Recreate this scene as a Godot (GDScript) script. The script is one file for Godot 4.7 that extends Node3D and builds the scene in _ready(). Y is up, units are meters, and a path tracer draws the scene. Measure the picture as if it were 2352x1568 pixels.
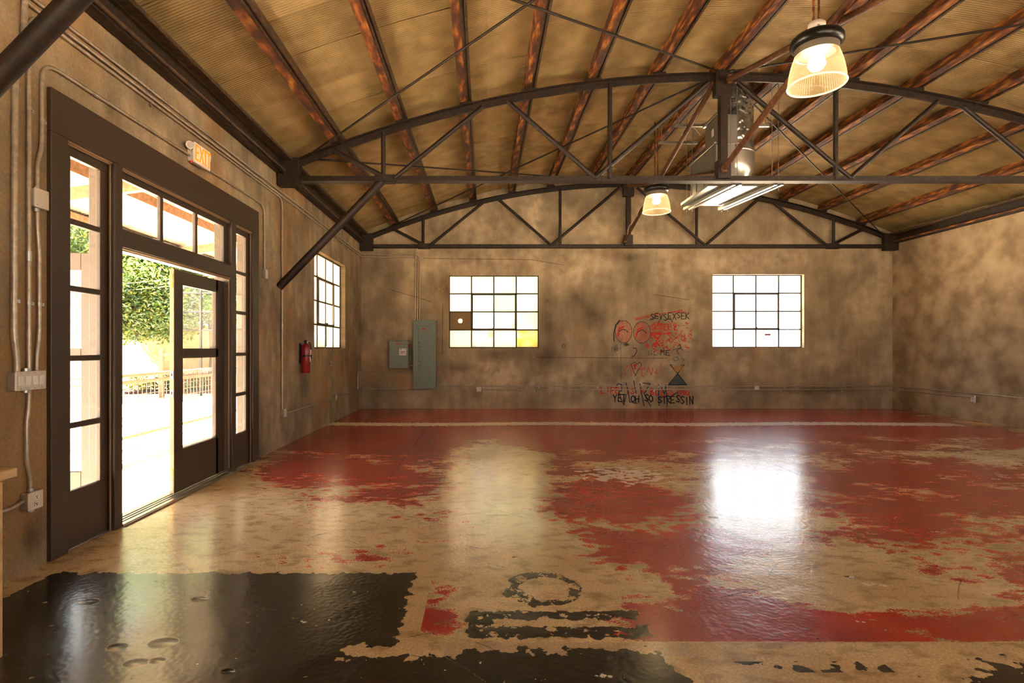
extends Node3D
# Old steel-trussed workshop: plaster walls, bow-string trusses, worn painted concrete floor, glazed porch door.
# World: x right, y up, room runs along -z; the camera stands at the origin, 1.38 m above the floor.

const XL := -2.83      # inner face of the left wall
const XR := 9.38       # inner face of the right wall
const ZB := -12.5      # inner face of the back wall
const ZR := 4.4        # inner face of the rear wall (behind the camera)
const XC := 3.275      # ridge line
const WALL := 0.2
const TRUSS_Z := [-2.64, -7.47, -12.36]

var used := {}
var M := {}

class Shape:
	var v := PackedVector3Array()
	var n := PackedVector3Array()
	var t := PackedVector2Array()
	var i := PackedInt32Array()
	var made: ArrayMesh
	func tri(a: Vector3, b: Vector3, c: Vector3) -> void:
		var k := v.size()
		var q := (b - a).cross(c - a).normalized()
		for p in [a, b, c]:
			v.append(p); n.append(q); t.append(Vector2.ZERO)
		i.append_array([k, k + 2, k + 1])
	func quad(a: Vector3, b: Vector3, c: Vector3, d: Vector3, ua := Vector2.ZERO, ub := Vector2.ZERO, uc := Vector2.ZERO, ud := Vector2.ZERO) -> void:
		var k := v.size()
		var q := (b - a).cross(c - a)
		if q.length_squared() < 1e-14: q = (c - a).cross(d - a)
		q = q.normalized()
		v.append_array([a, b, c, d]); n.append_array([q, q, q, q]); t.append_array([ua, ub, uc, ud])
		i.append_array([k, k + 2, k + 1, k, k + 3, k + 2])
	func quad2(a: Vector3, b: Vector3, c: Vector3, d: Vector3) -> Shape:
		quad(a, b, c, d)
		return self
	func smooth_quad(a: Vector3, b: Vector3, c: Vector3, d: Vector3, na: Vector3, nb: Vector3, nc: Vector3, nd: Vector3) -> void:
		var k := v.size()
		v.append_array([a, b, c, d]); n.append_array([na, nb, nc, nd])
		t.append_array([Vector2.ZERO, Vector2.ZERO, Vector2.ZERO, Vector2.ZERO])
		i.append_array([k, k + 2, k + 1, k, k + 3, k + 2])
	func box(c: Vector3, s: Vector3, b := Basis()) -> Shape:
		var h := s * 0.5
		var p := []
		for k in 8:
			p.append(c + b * Vector3(h.x if k & 1 else -h.x, h.y if k & 2 else -h.y, h.z if k & 4 else -h.z))
		for f in [[4, 5, 7, 6], [1, 0, 2, 3], [5, 1, 3, 7], [0, 4, 6, 2], [6, 7, 3, 2], [0, 1, 5, 4]]:
			quad(p[f[0]], p[f[1]], p[f[2]], p[f[3]])
		return self
	func span(a: Vector3, b: Vector3, e := 0.0) -> Shape:   # box between two corners, chamfered by e
		var lo := Vector3(minf(a.x, b.x), minf(a.y, b.y), minf(a.z, b.z))
		var hi := Vector3(maxf(a.x, b.x), maxf(a.y, b.y), maxf(a.z, b.z))
		if e > 0.0: return rounded((lo + hi) * 0.5, hi - lo, e)
		return box((lo + hi) * 0.5, hi - lo)
	func rounded(c: Vector3, s: Vector3, e: float, b := Basis()) -> Shape:   # chamfered box
		var h := s * 0.5
		e = minf(e, minf(h.x, minf(h.y, h.z)) * 0.9)
		var q := func(sx: int, sy: int, sz: int, ax: int) -> Vector3:
			var w := Vector3(sx * (h.x - e), sy * (h.y - e), sz * (h.z - e))
			w[ax] = [sx * h.x, sy * h.y, sz * h.z][ax]
			return c + b * w
		for ax in 3:
			for sg in [-1, 1]:
				var u := (ax + 1) % 3
				var w := (ax + 2) % 3
				var pts := []
				for k in [[-1, -1], [1, -1], [1, 1], [-1, 1]]:
					var sv := [0, 0, 0]
					sv[ax] = sg; sv[u] = k[0]; sv[w] = k[1]
					pts.append(q.call(sv[0], sv[1], sv[2], ax))
				if sg > 0: quad(pts[0], pts[1], pts[2], pts[3])
				else: quad(pts[3], pts[2], pts[1], pts[0])
		for ax in 3:   # edges along ax
			var u := (ax + 1) % 3
			var w := (ax + 2) % 3
			for su in [-1, 1]:
				for sw in [-1, 1]:
					var s0 := [0, 0, 0]
					s0[u] = su; s0[w] = sw; s0[ax] = -1
					var s1 := s0.duplicate(); s1[ax] = 1
					var a: Vector3 = q.call(s0[0], s0[1], s0[2], u)
					var bb: Vector3 = q.call(s1[0], s1[1], s1[2], u)
					var cc: Vector3 = q.call(s1[0], s1[1], s1[2], w)
					var d: Vector3 = q.call(s0[0], s0[1], s0[2], w)
					if su * sw > 0: quad(d, cc, bb, a)
					else: quad(a, bb, cc, d)
		for k in 8:
			var sg := [1 if k & 1 else -1, 1 if k & 2 else -1, 1 if k & 4 else -1]
			var a: Vector3 = q.call(sg[0], sg[1], sg[2], 0)
			var bb: Vector3 = q.call(sg[0], sg[1], sg[2], 1)
			var cc: Vector3 = q.call(sg[0], sg[1], sg[2], 2)
			if sg[0] * sg[1] * sg[2] > 0: tri(a, bb, cc)
			else: tri(a, cc, bb)
		return self
	static func frame(dir: Vector3, up := Vector3.UP) -> Basis:   # z axis along dir
		var z := dir.normalized()
		if absf(z.dot(up)) > 0.98: up = Vector3.RIGHT
		var x := up.cross(z).normalized()
		return Basis(x, z.cross(x), z)
	func bar(a: Vector3, b: Vector3, w: float, h: float, e := 0.0, up := Vector3.UP) -> Shape:
		var f := frame(b - a, up)
		if e > 0.0: return rounded((a + b) * 0.5, Vector3(w, h, a.distance_to(b)), e, f)
		return box((a + b) * 0.5, Vector3(w, h, a.distance_to(b)), f)
	func prism(profile: PackedVector2Array, a: Vector3, b: Vector3, up := Vector3.UP) -> Shape:   # profile counter-clockwise seen from b
		var f := frame(b - a, up)
		var m := profile.size()
		for k in m:
			var p := f.x * profile[k].x + f.y * profile[k].y
			var q := f.x * profile[(k + 1) % m].x + f.y * profile[(k + 1) % m].y
			quad(a + p, a + q, b + q, b + p)
		var cap := Geometry2D.triangulate_polygon(profile)
		for k in range(0, cap.size(), 3):
			var w := []
			for o in 3: w.append(f.x * profile[cap[k + o]].x + f.y * profile[cap[k + o]].y)
			tri(b + w[0], b + w[1], b + w[2])
			tri(a + w[0], a + w[2], a + w[1])
		return self
	func tube(pts: Array, r: float, sides := 10, caps := true, r2 := -1.0) -> Shape:
		var m := pts.size()
		var prev := Basis()
		var rings := []
		var norms := []
		for k in m:
			var d: Vector3 = (pts[mini(k + 1, m - 1)] - pts[maxi(k - 1, 0)]).normalized()
			var f: Basis
			if k == 0: f = frame(d)
			else:
				var x: Vector3 = (prev.x - d * prev.x.dot(d)).normalized()
				f = Basis(x, d.cross(x), d)
			prev = f
			var rr := r if r2 < 0.0 else lerpf(r, r2, float(k) / (m - 1))
			var ring := []
			var nn := []
			for s in sides:
				var g := TAU * s / sides
				var o := f.x * cos(g) + f.y * sin(g)
				ring.append(pts[k] + o * rr); nn.append(o)
			rings.append(ring); norms.append(nn)
		for k in m - 1:
			for s in sides:
				var e := (s + 1) % sides
				smooth_quad(rings[k][s], rings[k][e], rings[k + 1][e], rings[k + 1][s], norms[k][s], norms[k][e], norms[k + 1][e], norms[k + 1][s])
		if caps:
			for s in range(1, sides - 1):
				tri(rings[0][0], rings[0][s + 1], rings[0][s])
				tri(rings[m - 1][0], rings[m - 1][s], rings[m - 1][s + 1])
		return self
	func lathe(p: Array, o: Vector3, sides := 24, b := Basis()) -> Shape:   # p: Vector2(radius, height), bottom to top outside
		var m := p.size()
		var nn := []
		for k in m:
			var acc := Vector2.ZERO
			var own := []
			for j in [k - 1, k]:
				if j >= 0 and j < m - 1:
					var d: Vector2 = p[j + 1] - p[j]
					if d.length() > 1e-7: own.append(Vector2(d.y, -d.x).normalized())
			for w in own: acc += w
			nn.append([own, acc.normalized() if acc.length() > 1e-6 else Vector2.RIGHT])
		for k in m - 1:
			var d: Vector2 = p[k + 1] - p[k]
			if d.length() < 1e-7: continue
			var face := Vector2(d.y, -d.x).normalized()
			var n0: Vector2 = nn[k][1] if face.dot(nn[k][1]) > 0.85 else face
			var n1: Vector2 = nn[k + 1][1] if face.dot(nn[k + 1][1]) > 0.85 else face
			for s in sides:
				var g0 := TAU * s / sides
				var g1 := TAU * (s + 1) / sides
				var e0 := Vector3(cos(g0), 0, -sin(g0))
				var e1 := Vector3(cos(g1), 0, -sin(g1))
				var at := func(e: Vector3, q: Vector2) -> Vector3: return b * (e * q.x + Vector3.UP * q.y)
				smooth_quad(o + at.call(e0, p[k]), o + at.call(e1, p[k]), o + at.call(e1, p[k + 1]), o + at.call(e0, p[k + 1]), at.call(e0, n0), at.call(e1, n0), at.call(e1, n1), at.call(e0, n1))
		return self
	func moved(by: Vector3) -> Shape:
		for k in v.size(): v[k] += by
		return self
	func mesh() -> ArrayMesh:
		if made == null:
			var a := []
			a.resize(Mesh.ARRAY_MAX)
			a[Mesh.ARRAY_VERTEX] = v; a[Mesh.ARRAY_NORMAL] = n; a[Mesh.ARRAY_TEX_UV] = t; a[Mesh.ARRAY_INDEX] = i
			made = ArrayMesh.new()
			made.add_surface_from_arrays(Mesh.PRIMITIVE_TRIANGLES, a)
		return made

func numbered(called: String) -> String:
	used[called] = used.get(called, -1) + 1
	return called if used[called] == 0 else "%s_%03d" % [called, used[called]]

func thing(called: String, label: String, category: String, at := Vector3.ZERO, group := "") -> Node3D:
	var o := Node3D.new()
	o.name = numbered(called)
	add_child(o)
	o.position = at
	o.set_meta("label", label); o.set_meta("category", category)
	if group: o.set_meta("group", group)
	return o

func setting(called: String, at := Vector3.ZERO) -> Node3D:
	var o := Node3D.new()
	o.name = numbered(called)
	add_child(o)
	o.position = at
	o.set_meta("kind", "structure")
	return o

# a part, given in world coordinates, under a thing or another part
func part(owner_node: Node3D, called: String, s: Shape, m: Material, label := "") -> MeshInstance3D:
	var o := MeshInstance3D.new()
	o.name = called
	s.moved(-owner_node.global_position)
	o.mesh = s.mesh()
	o.material_override = m
	owner_node.add_child(o, true)
	if label: o.set_meta("label", label)
	return o

func share(owner_node: Node3D, called: String, m: Mesh, mat: Material, at: Vector3) -> MeshInstance3D:   # a piece that shares its mesh with others; at is local
	var o := MeshInstance3D.new()
	o.name = called
	o.mesh = m
	o.material_override = mat
	o.position = at
	owner_node.add_child(o, true)
	return o

func copy_of(o: Node3D, at: Vector3, label: String) -> Node3D:
	var c: Node3D = o.duplicate()
	var stem: String = o.name
	if stem.length() > 4 and stem[-4] == "_" and stem.right(3).is_valid_int(): stem = stem.left(-4)
	c.name = numbered(stem)
	add_child(c)
	c.position = at
	c.set_meta("label", label)
	return c

func fillet(p: Array, r: float, steps := 5) -> Array:   # rounds the corners of a polyline
	var out := [p[0]]
	for k in range(1, p.size() - 1):
		var a: Vector3 = (p[k - 1] - p[k])
		var b: Vector3 = (p[k + 1] - p[k])
		var cut := minf(r, minf(a.length(), b.length()) * 0.48)
		var s: Vector3 = p[k] + a.normalized() * cut
		var e: Vector3 = p[k] + b.normalized() * cut
		for j in steps + 1:
			var w := float(j) / steps
			out.append(s.lerp(p[k], w).lerp(p[k].lerp(e, w), w))
	out.append(p[-1])
	return out

func arch(x: float) -> float:   # height of the trusses' bowed top chord
	var u := (x - XC) / 6.105
	return 5.13 - 1.29 * u * u

# ---------- materials ----------
func ramp(stops: Array) -> Gradient:
	var g := Gradient.new()
	var o := PackedFloat32Array()
	var c := PackedColorArray()
	for s in stops:
		o.append(s[0]); c.append(s[1])
	g.offsets = o; g.colors = c
	return g

func noise(seed_value: int, freq: float, octaves := 4, kind := FastNoiseLite.TYPE_SIMPLEX_SMOOTH) -> FastNoiseLite:
	var f := FastNoiseLite.new()
	f.seed = seed_value; f.frequency = freq; f.noise_type = kind
	f.fractal_octaves = octaves
	return f

func pattern(seed_value: int, freq: float, stops: Array, octaves := 4, size := 512) -> NoiseTexture2D:
	var x := NoiseTexture2D.new()
	x.width = size; x.height = size; x.seamless = true
	x.noise = noise(seed_value, freq, octaves)
	if stops: x.color_ramp = ramp(stops)
	return x

func plain(c: Color, rough := 0.6, metal := 0.0) -> StandardMaterial3D:
	var m := StandardMaterial3D.new()
	m.albedo_color = c; m.roughness = rough; m.metallic = metal
	return m

func grained(stops: Array, per_metre: float, rough := 0.7, metal := 0.0, freq := 0.02, seed_value := 1, relief := 0.0, octaves := 4) -> StandardMaterial3D:
	var m := plain(Color.WHITE, rough, metal)
	m.albedo_texture = pattern(seed_value, freq, stops, octaves)
	m.uv1_triplanar = true; m.uv1_world_triplanar = true
	m.uv1_scale = Vector3.ONE * per_metre
	if relief > 0.0:
		m.heightmap_enabled = true
		m.heightmap_texture = pattern(seed_value + 7, freq * 2.0, [], octaves)
		m.heightmap_scale = relief
	return m

func glass(c: Color, alpha := 0.06) -> StandardMaterial3D:
	var m := plain(Color(c, alpha), 0.02)
	m.transparency = BaseMaterial3D.TRANSPARENCY_ALPHA
	m.metallic_specular = 0.5
	return m

func frosted(c: Color) -> StandardMaterial3D:   # wired or painted glass: passes a diffuse share of the daylight in its own tint
	var m := plain(c * Color(0.69, 0.69, 0.69), 0.5)
	m.backlight_enabled = true
	m.backlight = c * Color(0.69, 0.69, 0.69)
	return m

func frosted_dirty(seed_value: int, stops: Array) -> StandardMaterial3D:
	var m := frosted(Color.WHITE)
	m.albedo_color = Color(0.58, 0.58, 0.58)
	m.backlight = Color.WHITE
	m.albedo_texture = pattern(seed_value, 0.006, stops, 3, 256)
	m.uv1_triplanar = true; m.uv1_world_triplanar = true
	m.uv1_scale = Vector3.ONE * 0.9
	return m

func make_materials() -> void:
	M.dark_steel = grained([[0.0, Color(0.07, 0.046, 0.028)], [0.5, Color(0.135, 0.09, 0.052)], [1.0, Color(0.27, 0.15, 0.075)]], 1.4, 0.55, 0.1, 0.02, 3, 0.15)
	M.rust = grained([[0.0, Color(0.15, 0.08, 0.045)], [0.45, Color(0.31, 0.155, 0.065)], [0.62, Color(0.50, 0.27, 0.09)], [0.78, Color(0.66, 0.42, 0.15)], [1.0, Color(0.78, 0.60, 0.32)]], 1.1, 0.75, 0.0, 0.012, 11, 0.2)
	M.rust.uv1_scale = Vector3(1.4, 1.4, 0.4)
	M.pipe_rust = grained([[0.0, Color(0.22, 0.13, 0.08)], [0.5, Color(0.40, 0.25, 0.14)], [1.0, Color(0.52, 0.36, 0.22)]], 1.6, 0.6, 0.2, 0.02, 21, 0.1)
	M.flange = grained([[0.0, Color(0.20, 0.145, 0.10)], [0.5, Color(0.31, 0.235, 0.16)], [1.0, Color(0.42, 0.32, 0.21)]], 1.2, 0.6, 0.3, 0.015, 31, 0.1)
	M.sheet = []
	for k in 4:
		var d := 0.012 * k
		var m := grained([[0.0, Color(0.54 - d, 0.465 - d, 0.315 - d)], [0.45, Color(0.67 - d, 0.585 - d, 0.40 - d)], [0.75, Color(0.74 - d, 0.65 - d, 0.46 - d)], [1.0, Color(0.79 - d, 0.70 - d, 0.50 - d)]], 0.45 + 0.07 * k, 0.4, 0.4, 0.008, 41 + k)
		M.sheet.append(m)
	M.conduit = grained([[0.0, Color(0.60, 0.55, 0.48)], [1.0, Color(0.78, 0.72, 0.64)]], 2.0, 0.34, 0.5, 0.02, 51)
	M.galvanized = grained([[0.0, Color(0.62, 0.62, 0.60)], [1.0, Color(0.72, 0.72, 0.70)]], 2.2, 0.33, 0.85, 0.03, 61)
	M.foil = grained([[0.0, Color(0.52, 0.52, 0.51)], [1.0, Color(0.85, 0.85, 0.83)]], 0.8, 0.25, 0.9, 0.010, 71, 2.0, 2)
	M.zinc = plain(Color(0.72, 0.71, 0.68), 0.3, 0.85)
	M.steel_black = plain(Color(0.06, 0.055, 0.05), 0.35, 0.2)
	M.box_steel = plain(Color(0.66, 0.62, 0.57), 0.42, 0.5)
	M.cover_plate = plain(Color(0.82, 0.78, 0.72), 0.4, 0.15)
	M.bronze_paint = grained([[0.0, Color(0.22, 0.165, 0.11)], [1.0, Color(0.28, 0.215, 0.145)]], 3.0, 0.5, 0.0, 0.02, 81)
	M.bronze_edge = plain(Color(0.52, 0.42, 0.31), 0.5)
	M.window_paint = grained([[0.0, Color(0.20, 0.17, 0.10)], [1.0, Color(0.36, 0.31, 0.20)]], 4.0, 0.6, 0.0, 0.03, 91)
	M.brass = plain(Color(0.83, 0.66, 0.28), 0.3, 0.8)
	M.clear = glass(Color(0.95, 0.98, 0.96))
	M.frost = [frosted(Color(0.98, 0.93, 0.80)), frosted(Color(0.82, 0.91, 0.72)), frosted(Color(0.98, 0.94, 0.88)), frosted(Color(0.98, 0.90, 0.70)), frosted(Color(0.74, 0.86, 0.64)),
		frosted_dirty(5, [[0.0, Color(0.70, 0.68, 0.58)], [0.4, Color(0.93, 0.91, 0.87)], [1.0, Color(0.98, 0.96, 0.94)]]),
		frosted_dirty(9, [[0.0, Color(0.98, 0.93, 0.80)], [0.45, Color(0.96, 0.84, 0.50)], [0.7, Color(0.93, 0.72, 0.28)], [1.0, Color(0.80, 0.70, 0.30)]]),
		frosted_dirty(15, [[0.0, Color(0.82, 0.87, 0.74)], [0.5, Color(0.90, 0.92, 0.84)], [1.0, Color(0.97, 0.96, 0.93)]])]
	M.plywood = grained([[0.0, Color(0.72, 0.56, 0.36)], [0.5, Color(0.82, 0.68, 0.47)], [1.0, Color(0.88, 0.76, 0.57)]], 1.5, 0.55, 0.0, 0.015, 101)
	M.panel_paint = grained([[0.0, Color(0.44, 0.49, 0.45)], [1.0, Color(0.50, 0.55, 0.51)]], 6.0, 0.45, 0.1, 0.03, 111)
	M.red_label = plain(Color(0.76, 0.13, 0.10), 0.5)
	M.white_label = plain(Color(0.90, 0.88, 0.86), 0.5)
	M.ink = plain(Color(0.12, 0.11, 0.11), 0.6)
	M.red_enamel = plain(Color(0.62, 0.05, 0.06), 0.25)
	M.red_enamel.clearcoat_enabled = true; M.red_enamel.clearcoat = 0.6
	M.cable = plain(Color(0.85, 0.80, 0.70), 0.5)
	M.board = grained([[0.0, Color(0.52, 0.43, 0.30)], [1.0, Color(0.66, 0.55, 0.39)]], 2.0, 0.8, 0.0, 0.03, 121)
	M.concrete_out = grained([[0.0, Color(0.62, 0.58, 0.53)], [1.0, Color(0.76, 0.72, 0.67)]], 0.5, 0.85, 0.0, 0.01, 131)
	M.slab = grained([[0.0, Color(0.50, 0.40, 0.27)], [0.5, Color(0.62, 0.52, 0.37)], [0.62, Color(0.48, 0.13, 0.11)], [1.0, Color(0.42, 0.09, 0.08)]], 0.35, 0.4, 0.0, 0.01, 141)
	M.plaster = grained([[0.0, Color(0.48, 0.40, 0.29)], [0.35, Color(0.60, 0.51, 0.38)], [0.6, Color(0.69, 0.60, 0.46)], [1.0, Color(0.76, 0.68, 0.54)]], 0.3, 0.85, 0.0, 0.01, 151, 0.6)
	M.stucco = grained([[0.0, Color(0.46, 0.38, 0.28)], [1.0, Color(0.58, 0.49, 0.37)]], 0.5, 0.9, 0.0, 0.01, 161, 0.5)
	M.cedar = grained([[0.0, Color(0.36, 0.24, 0.14)], [0.5, Color(0.45, 0.31, 0.19)], [1.0, Color(0.54, 0.39, 0.25)]], 1.5, 0.65, 0.0, 0.015, 171)
	M.rail_wood = grained([[0.0, Color(0.30, 0.17, 0.08)], [1.0, Color(0.44, 0.27, 0.14)]], 1.5, 0.7, 0.0, 0.015, 175)
	M.porch_sheet = grained([[0.0, Color(0.40, 0.36, 0.30)], [1.0, Color(0.50, 0.46, 0.39)]], 0.8, 0.6, 0.1, 0.012, 181)
	M.mulch = grained([[0.0, Color(0.12, 0.07, 0.04)], [0.6, Color(0.26, 0.15, 0.08)], [1.0, Color(0.40, 0.26, 0.15)]], 2.0, 0.95, 0.0, 0.03, 191, 2.0)
	M.bark = grained([[0.0, Color(0.16, 0.12, 0.09)], [1.0, Color(0.34, 0.27, 0.20)]], 2.5, 0.9, 0.0, 0.03, 201, 1.5)
	M.leaf = []
	for c in [Color(0.22, 0.29, 0.15), Color(0.31, 0.36, 0.18), Color(0.42, 0.40, 0.20)]:
		var m := plain(c, 0.35)
		m.backlight_enabled = true; m.backlight = Color(c.r * 1.1, c.g * 1.2, c.b * 0.8)
		M.leaf.append(m)

# ---------- painted surfaces: plaster, worn floor paint, graffiti ----------
func field(w: int, h: int, freq: float, seed_value: int, octaves := 4, ax := 1.0, ay := 1.0) -> PackedByteArray:   # noise bytes; ax, ay < 1 stretch it
	var im := noise(seed_value, freq, octaves).get_image(maxi(8, int(w * ax)), maxi(8, int(h * ay)))
	im.convert(Image.FORMAT_L8)
	if im.get_width() != w or im.get_height() != h: im.resize(w, h, Image.INTERPOLATE_CUBIC)
	return im.get_data()

func painted(w: int, h: int, row: Callable) -> Image:   # row(y) -> PackedByteArray of w * 3 bytes
	var rows := []
	rows.resize(h)
	var blocks := 16
	var job := func(b: int) -> void:
		for y in range(b * h / blocks, (b + 1) * h / blocks): rows[y] = row.call(y)
	var id := WorkerThreadPool.add_group_task(job, blocks)
	WorkerThreadPool.wait_for_group_task_completion(id)
	var all := PackedByteArray()
	for r in rows: all.append_array(r)
	return Image.create_from_data(w, h, false, Image.FORMAT_RGB8, all)

# sums soft spots [x, y, rx, ry, ...] on a coarse grid and enlarges it; value at column `col`; byte 128 stands for zero, 100 steps for one
func spots(w: int, h: int, wide: float, high: float, list: Array, col: int, x0 := 0.0, y0 := 0.0) -> PackedByteArray:
	var cw := w / 8
	var ch := h / 8
	var bytes := PackedByteArray()
	bytes.resize(cw * ch)
	var sum := PackedFloat32Array()
	sum.resize(cw * ch)
	for b: Array in list:
		var bx: float = b[0] - x0
		var by: float = b[1] - y0
		var rx: float = b[2]
		var ry: float = b[3]
		var s: float = b[col]
		for y in range(maxi(0, int((by - ry * 2.1) / high * ch)), mini(ch, int((by + ry * 2.1) / high * ch) + 1)):
			var dy := ((y + 0.5) / ch * high - by) / ry
			for x in range(maxi(0, int((bx - rx * 2.1) / wide * cw)), mini(cw, int((bx + rx * 2.1) / wide * cw) + 1)):
				var dx := ((x + 0.5) / cw * wide - bx) / rx
				sum[y * cw + x] += s * exp(-(dx * dx + dy * dy))
	for k in cw * ch: bytes[(ch - 1 - k / cw) * cw + k % cw] = clampi(int(128.5 + sum[k] * 100.0), 0, 255)   # row 0 on top
	var im := Image.create_from_data(cw, ch, false, Image.FORMAT_L8, bytes)
	im.resize(w, h, Image.INTERPOLATE_CUBIC)
	return im.get_data()

func grey(w: int, h: int, bytes: PackedByteArray) -> ImageTexture:
	return ImageTexture.create_from_image(Image.create_from_data(w, h, false, Image.FORMAT_L8, bytes))

func relief_map(w: int, h: int, freq: float, seed_value: int, octaves: int) -> ImageTexture:   # float heights, so that gentle slopes do not step
	var f := noise(seed_value, freq, octaves)
	var data := PackedFloat32Array()
	data.resize(w * h)
	for y in h:
		for x in w: data[y * w + x] = 0.5 + 0.5 * f.get_noise_2d(x, y)
	return ImageTexture.create_from_image(Image.create_from_data(w, h, false, Image.FORMAT_RF, data.to_byte_array()))

# blobs: [x, y, rx, ry, how much darker (+) or paler (-), ochre]
func plaster_image(w: int, h: int, wide: float, high: float, seed_value: int, blobs: Array, runs := 0.0008, ochre_from := 150, paler := 0.0) -> Image:
	var per := w / wide
	var big := field(w, h, 0.9 / per, seed_value, 5)
	var streak := field(w, h, 4.0 / per, seed_value + 1, 4, 1.0, 0.22)
	var mid := field(w, h, 3.2 / per, seed_value + 2, 5)
	var fine := field(w, h, 0.22, seed_value + 3, 3)
	var ochre := field(w, h, 0.7 / per, seed_value + 4, 4, 1.0, 0.6)
	var dark := spots(w, h, wide, high, blobs, 4)
	var warm := spots(w, h, wide, high, blobs, 5)
	var row := func(y: int) -> PackedByteArray:
		var out := PackedByteArray()
		out.resize(w * 3)
		for x in w:
			var k := y * w + x
			var md := mid[k]
			var s := big[k] * 0.0020 + streak[k] * runs + md * 0.0008 + 0.13 + paler - runs * 128.0 - (dark[k] - 128) * (0.0085 + (md - 128) * 0.00006)
			var o := (ochre[k] - ochre_from) * 0.008 + (warm[k] - 128) * (0.010 + (md - 128) * 0.00006)
			s = clampf(s, 0.0, 1.0)
			o = clampf(o, 0.0, 0.75)
			var f := 0.90 + fine[k] * 0.00078
			var r := lerpf(lerpf(80.0, 206.0, s), 166.0, o * 0.6) * f
			var g2 := lerpf(lerpf(67.0, 186.0, s), 120.0, o * 0.6) * f
			var bl := lerpf(lerpf(48.0, 152.0, s), 66.0, o * 0.6) * f
			out[x * 3] = clampi(int(r), 0, 255); out[x * 3 + 1] = clampi(int(g2), 0, 255); out[x * 3 + 2] = clampi(int(bl), 0, 255)
		return out
	return painted(w, h, row)

func dab(im: Image, cx: float, cy: float, r: float, c: Color, rng: RandomNumberGenerator, wear := 0.15) -> void:
	for y in range(maxi(0, int(cy - r)), mini(im.get_height() - 1, int(cy + r)) + 1):
		for x in range(maxi(0, int(cx - r)), mini(im.get_width() - 1, int(cx + r)) + 1):
			var q := Vector2(x + 0.5 - cx, y + 0.5 - cy).length() / r
			if q < 1.0 and rng.randf() > wear:
				im.set_pixel(x, y, im.get_pixel(x, y).lerp(c, c.a * clampf((1.0 - q) * 2.5, 0.0, 1.0)))

func stroke(im: Image, pts: Array, r: float, c: Color, rng: RandomNumberGenerator, wear := 0.15) -> void:
	r *= 1.2
	for k in pts.size() - 1:
		var a: Vector2 = pts[k]
		var b: Vector2 = pts[k + 1]
		var m := maxi(1, int(a.distance_to(b) / maxf(0.5, r * 0.6)))
		for j in m + 1:
			var p := a.lerp(b, float(j) / m)
			dab(im, p.x, p.y, r, c, rng, wear)

const LETTERS := {
	"A": [[[0, 6], [2, 0], [4, 6]], [[1, 4], [3, 4]]], "B": [[[0, 0], [0, 6], [3, 5.4], [3.4, 4], [0, 3], [3, 2], [2.6, 0.4], [0, 0]]],
	"E": [[[4, 0], [0, 0], [0, 6], [4, 6]], [[0, 3], [3, 3]]], "F": [[[4, 0], [0, 0], [0, 6]], [[0, 3], [3, 3]]], "G": [[[4, 1], [2, 0], [0, 2], [0, 4.5], [2, 6], [4, 5], [4, 3], [2.4, 3]]],
	"H": [[[0, 0], [0, 6]], [[4, 0], [4, 6]], [[0, 3], [4, 3]]], "I": [[[2, 0], [2, 6]]], "K": [[[0, 0], [0, 6]], [[4, 0], [0, 3], [4, 6]]], "L": [[[0, 0], [0, 6], [4, 6]]],
	"M": [[[0, 6], [0.4, 0], [2, 3], [3.6, 0], [4, 6]]], "N": [[[0, 6], [0, 0], [4, 6], [4, 0]]], "O": [[[2, 0], [0, 1.6], [0, 4.4], [2, 6], [4, 4.4], [4, 1.6], [2, 0]]],
	"R": [[[0, 6], [0, 0], [3.4, 0.6], [3.4, 2.4], [0, 3], [4, 6]]], "S": [[[4, 0.8], [2, 0], [0.2, 1.2], [2, 3], [4, 4.6], [2.2, 6], [0, 5.2]]], "T": [[[0, 0], [4, 0]], [[2, 0], [2, 6]]],
	"X": [[[0, 0], [4, 6]], [[4, 0], [0, 6]]], "Y": [[[0, 0], [2, 3], [4, 0]], [[2, 3], [1.6, 6]]], "C": [[[4, 1], [2, 0], [0, 2], [0, 4.4], [2, 6], [4, 5]]], "P": [[[0, 6], [0, 0], [3.4, 0.6], [3.4, 2.6], [0, 3]]],
	"V": [[[0, 0], [2, 6], [4, 0]]], "U": [[[0, 0], [0, 5], [2, 6], [4, 5], [4, 0]]]}

func scrawl(im: Image, text: String, a: Vector2, b: Vector2, tall: float, r: float, c: Color, rng: RandomNumberGenerator, wear := 0.15) -> void:   # hand lettering along a..b, a at the top left
	var step := (b - a) / maxf(1.0, text.length())
	var wide := step.length() * 0.74
	for k in text.length():
		var at := a + step * k + Vector2(rng.randf_range(-1, 1), rng.randf_range(-2, 2)) * r
		var grow := rng.randf_range(0.88, 1.15)
		for line in LETTERS.get(text[k], []):
			var pts := []
			for q in line: pts.append(at + Vector2(q[0] / 4.0 * wide, q[1] / 6.0 * tall * grow) + Vector2(rng.randf_range(-0.5, 0.5), rng.randf_range(-0.5, 0.5)) * r)
			stroke(im, pts, r, c, rng, wear)

func wall_texture(im: Image, seed_value: int, wide: float) -> StandardMaterial3D:
	var m := plain(Color.WHITE, 0.86)
	m.albedo_texture = ImageTexture.create_from_image(im)
	m.texture_repeat = false
	m.heightmap_enabled = true
	var w := 640
	var h := int(640.0 * im.get_height() / im.get_width())
	m.heightmap_texture = relief_map(w, h, 5.0 * wide / w, seed_value, 4)
	m.heightmap_scale = 0.8
	return m

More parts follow.
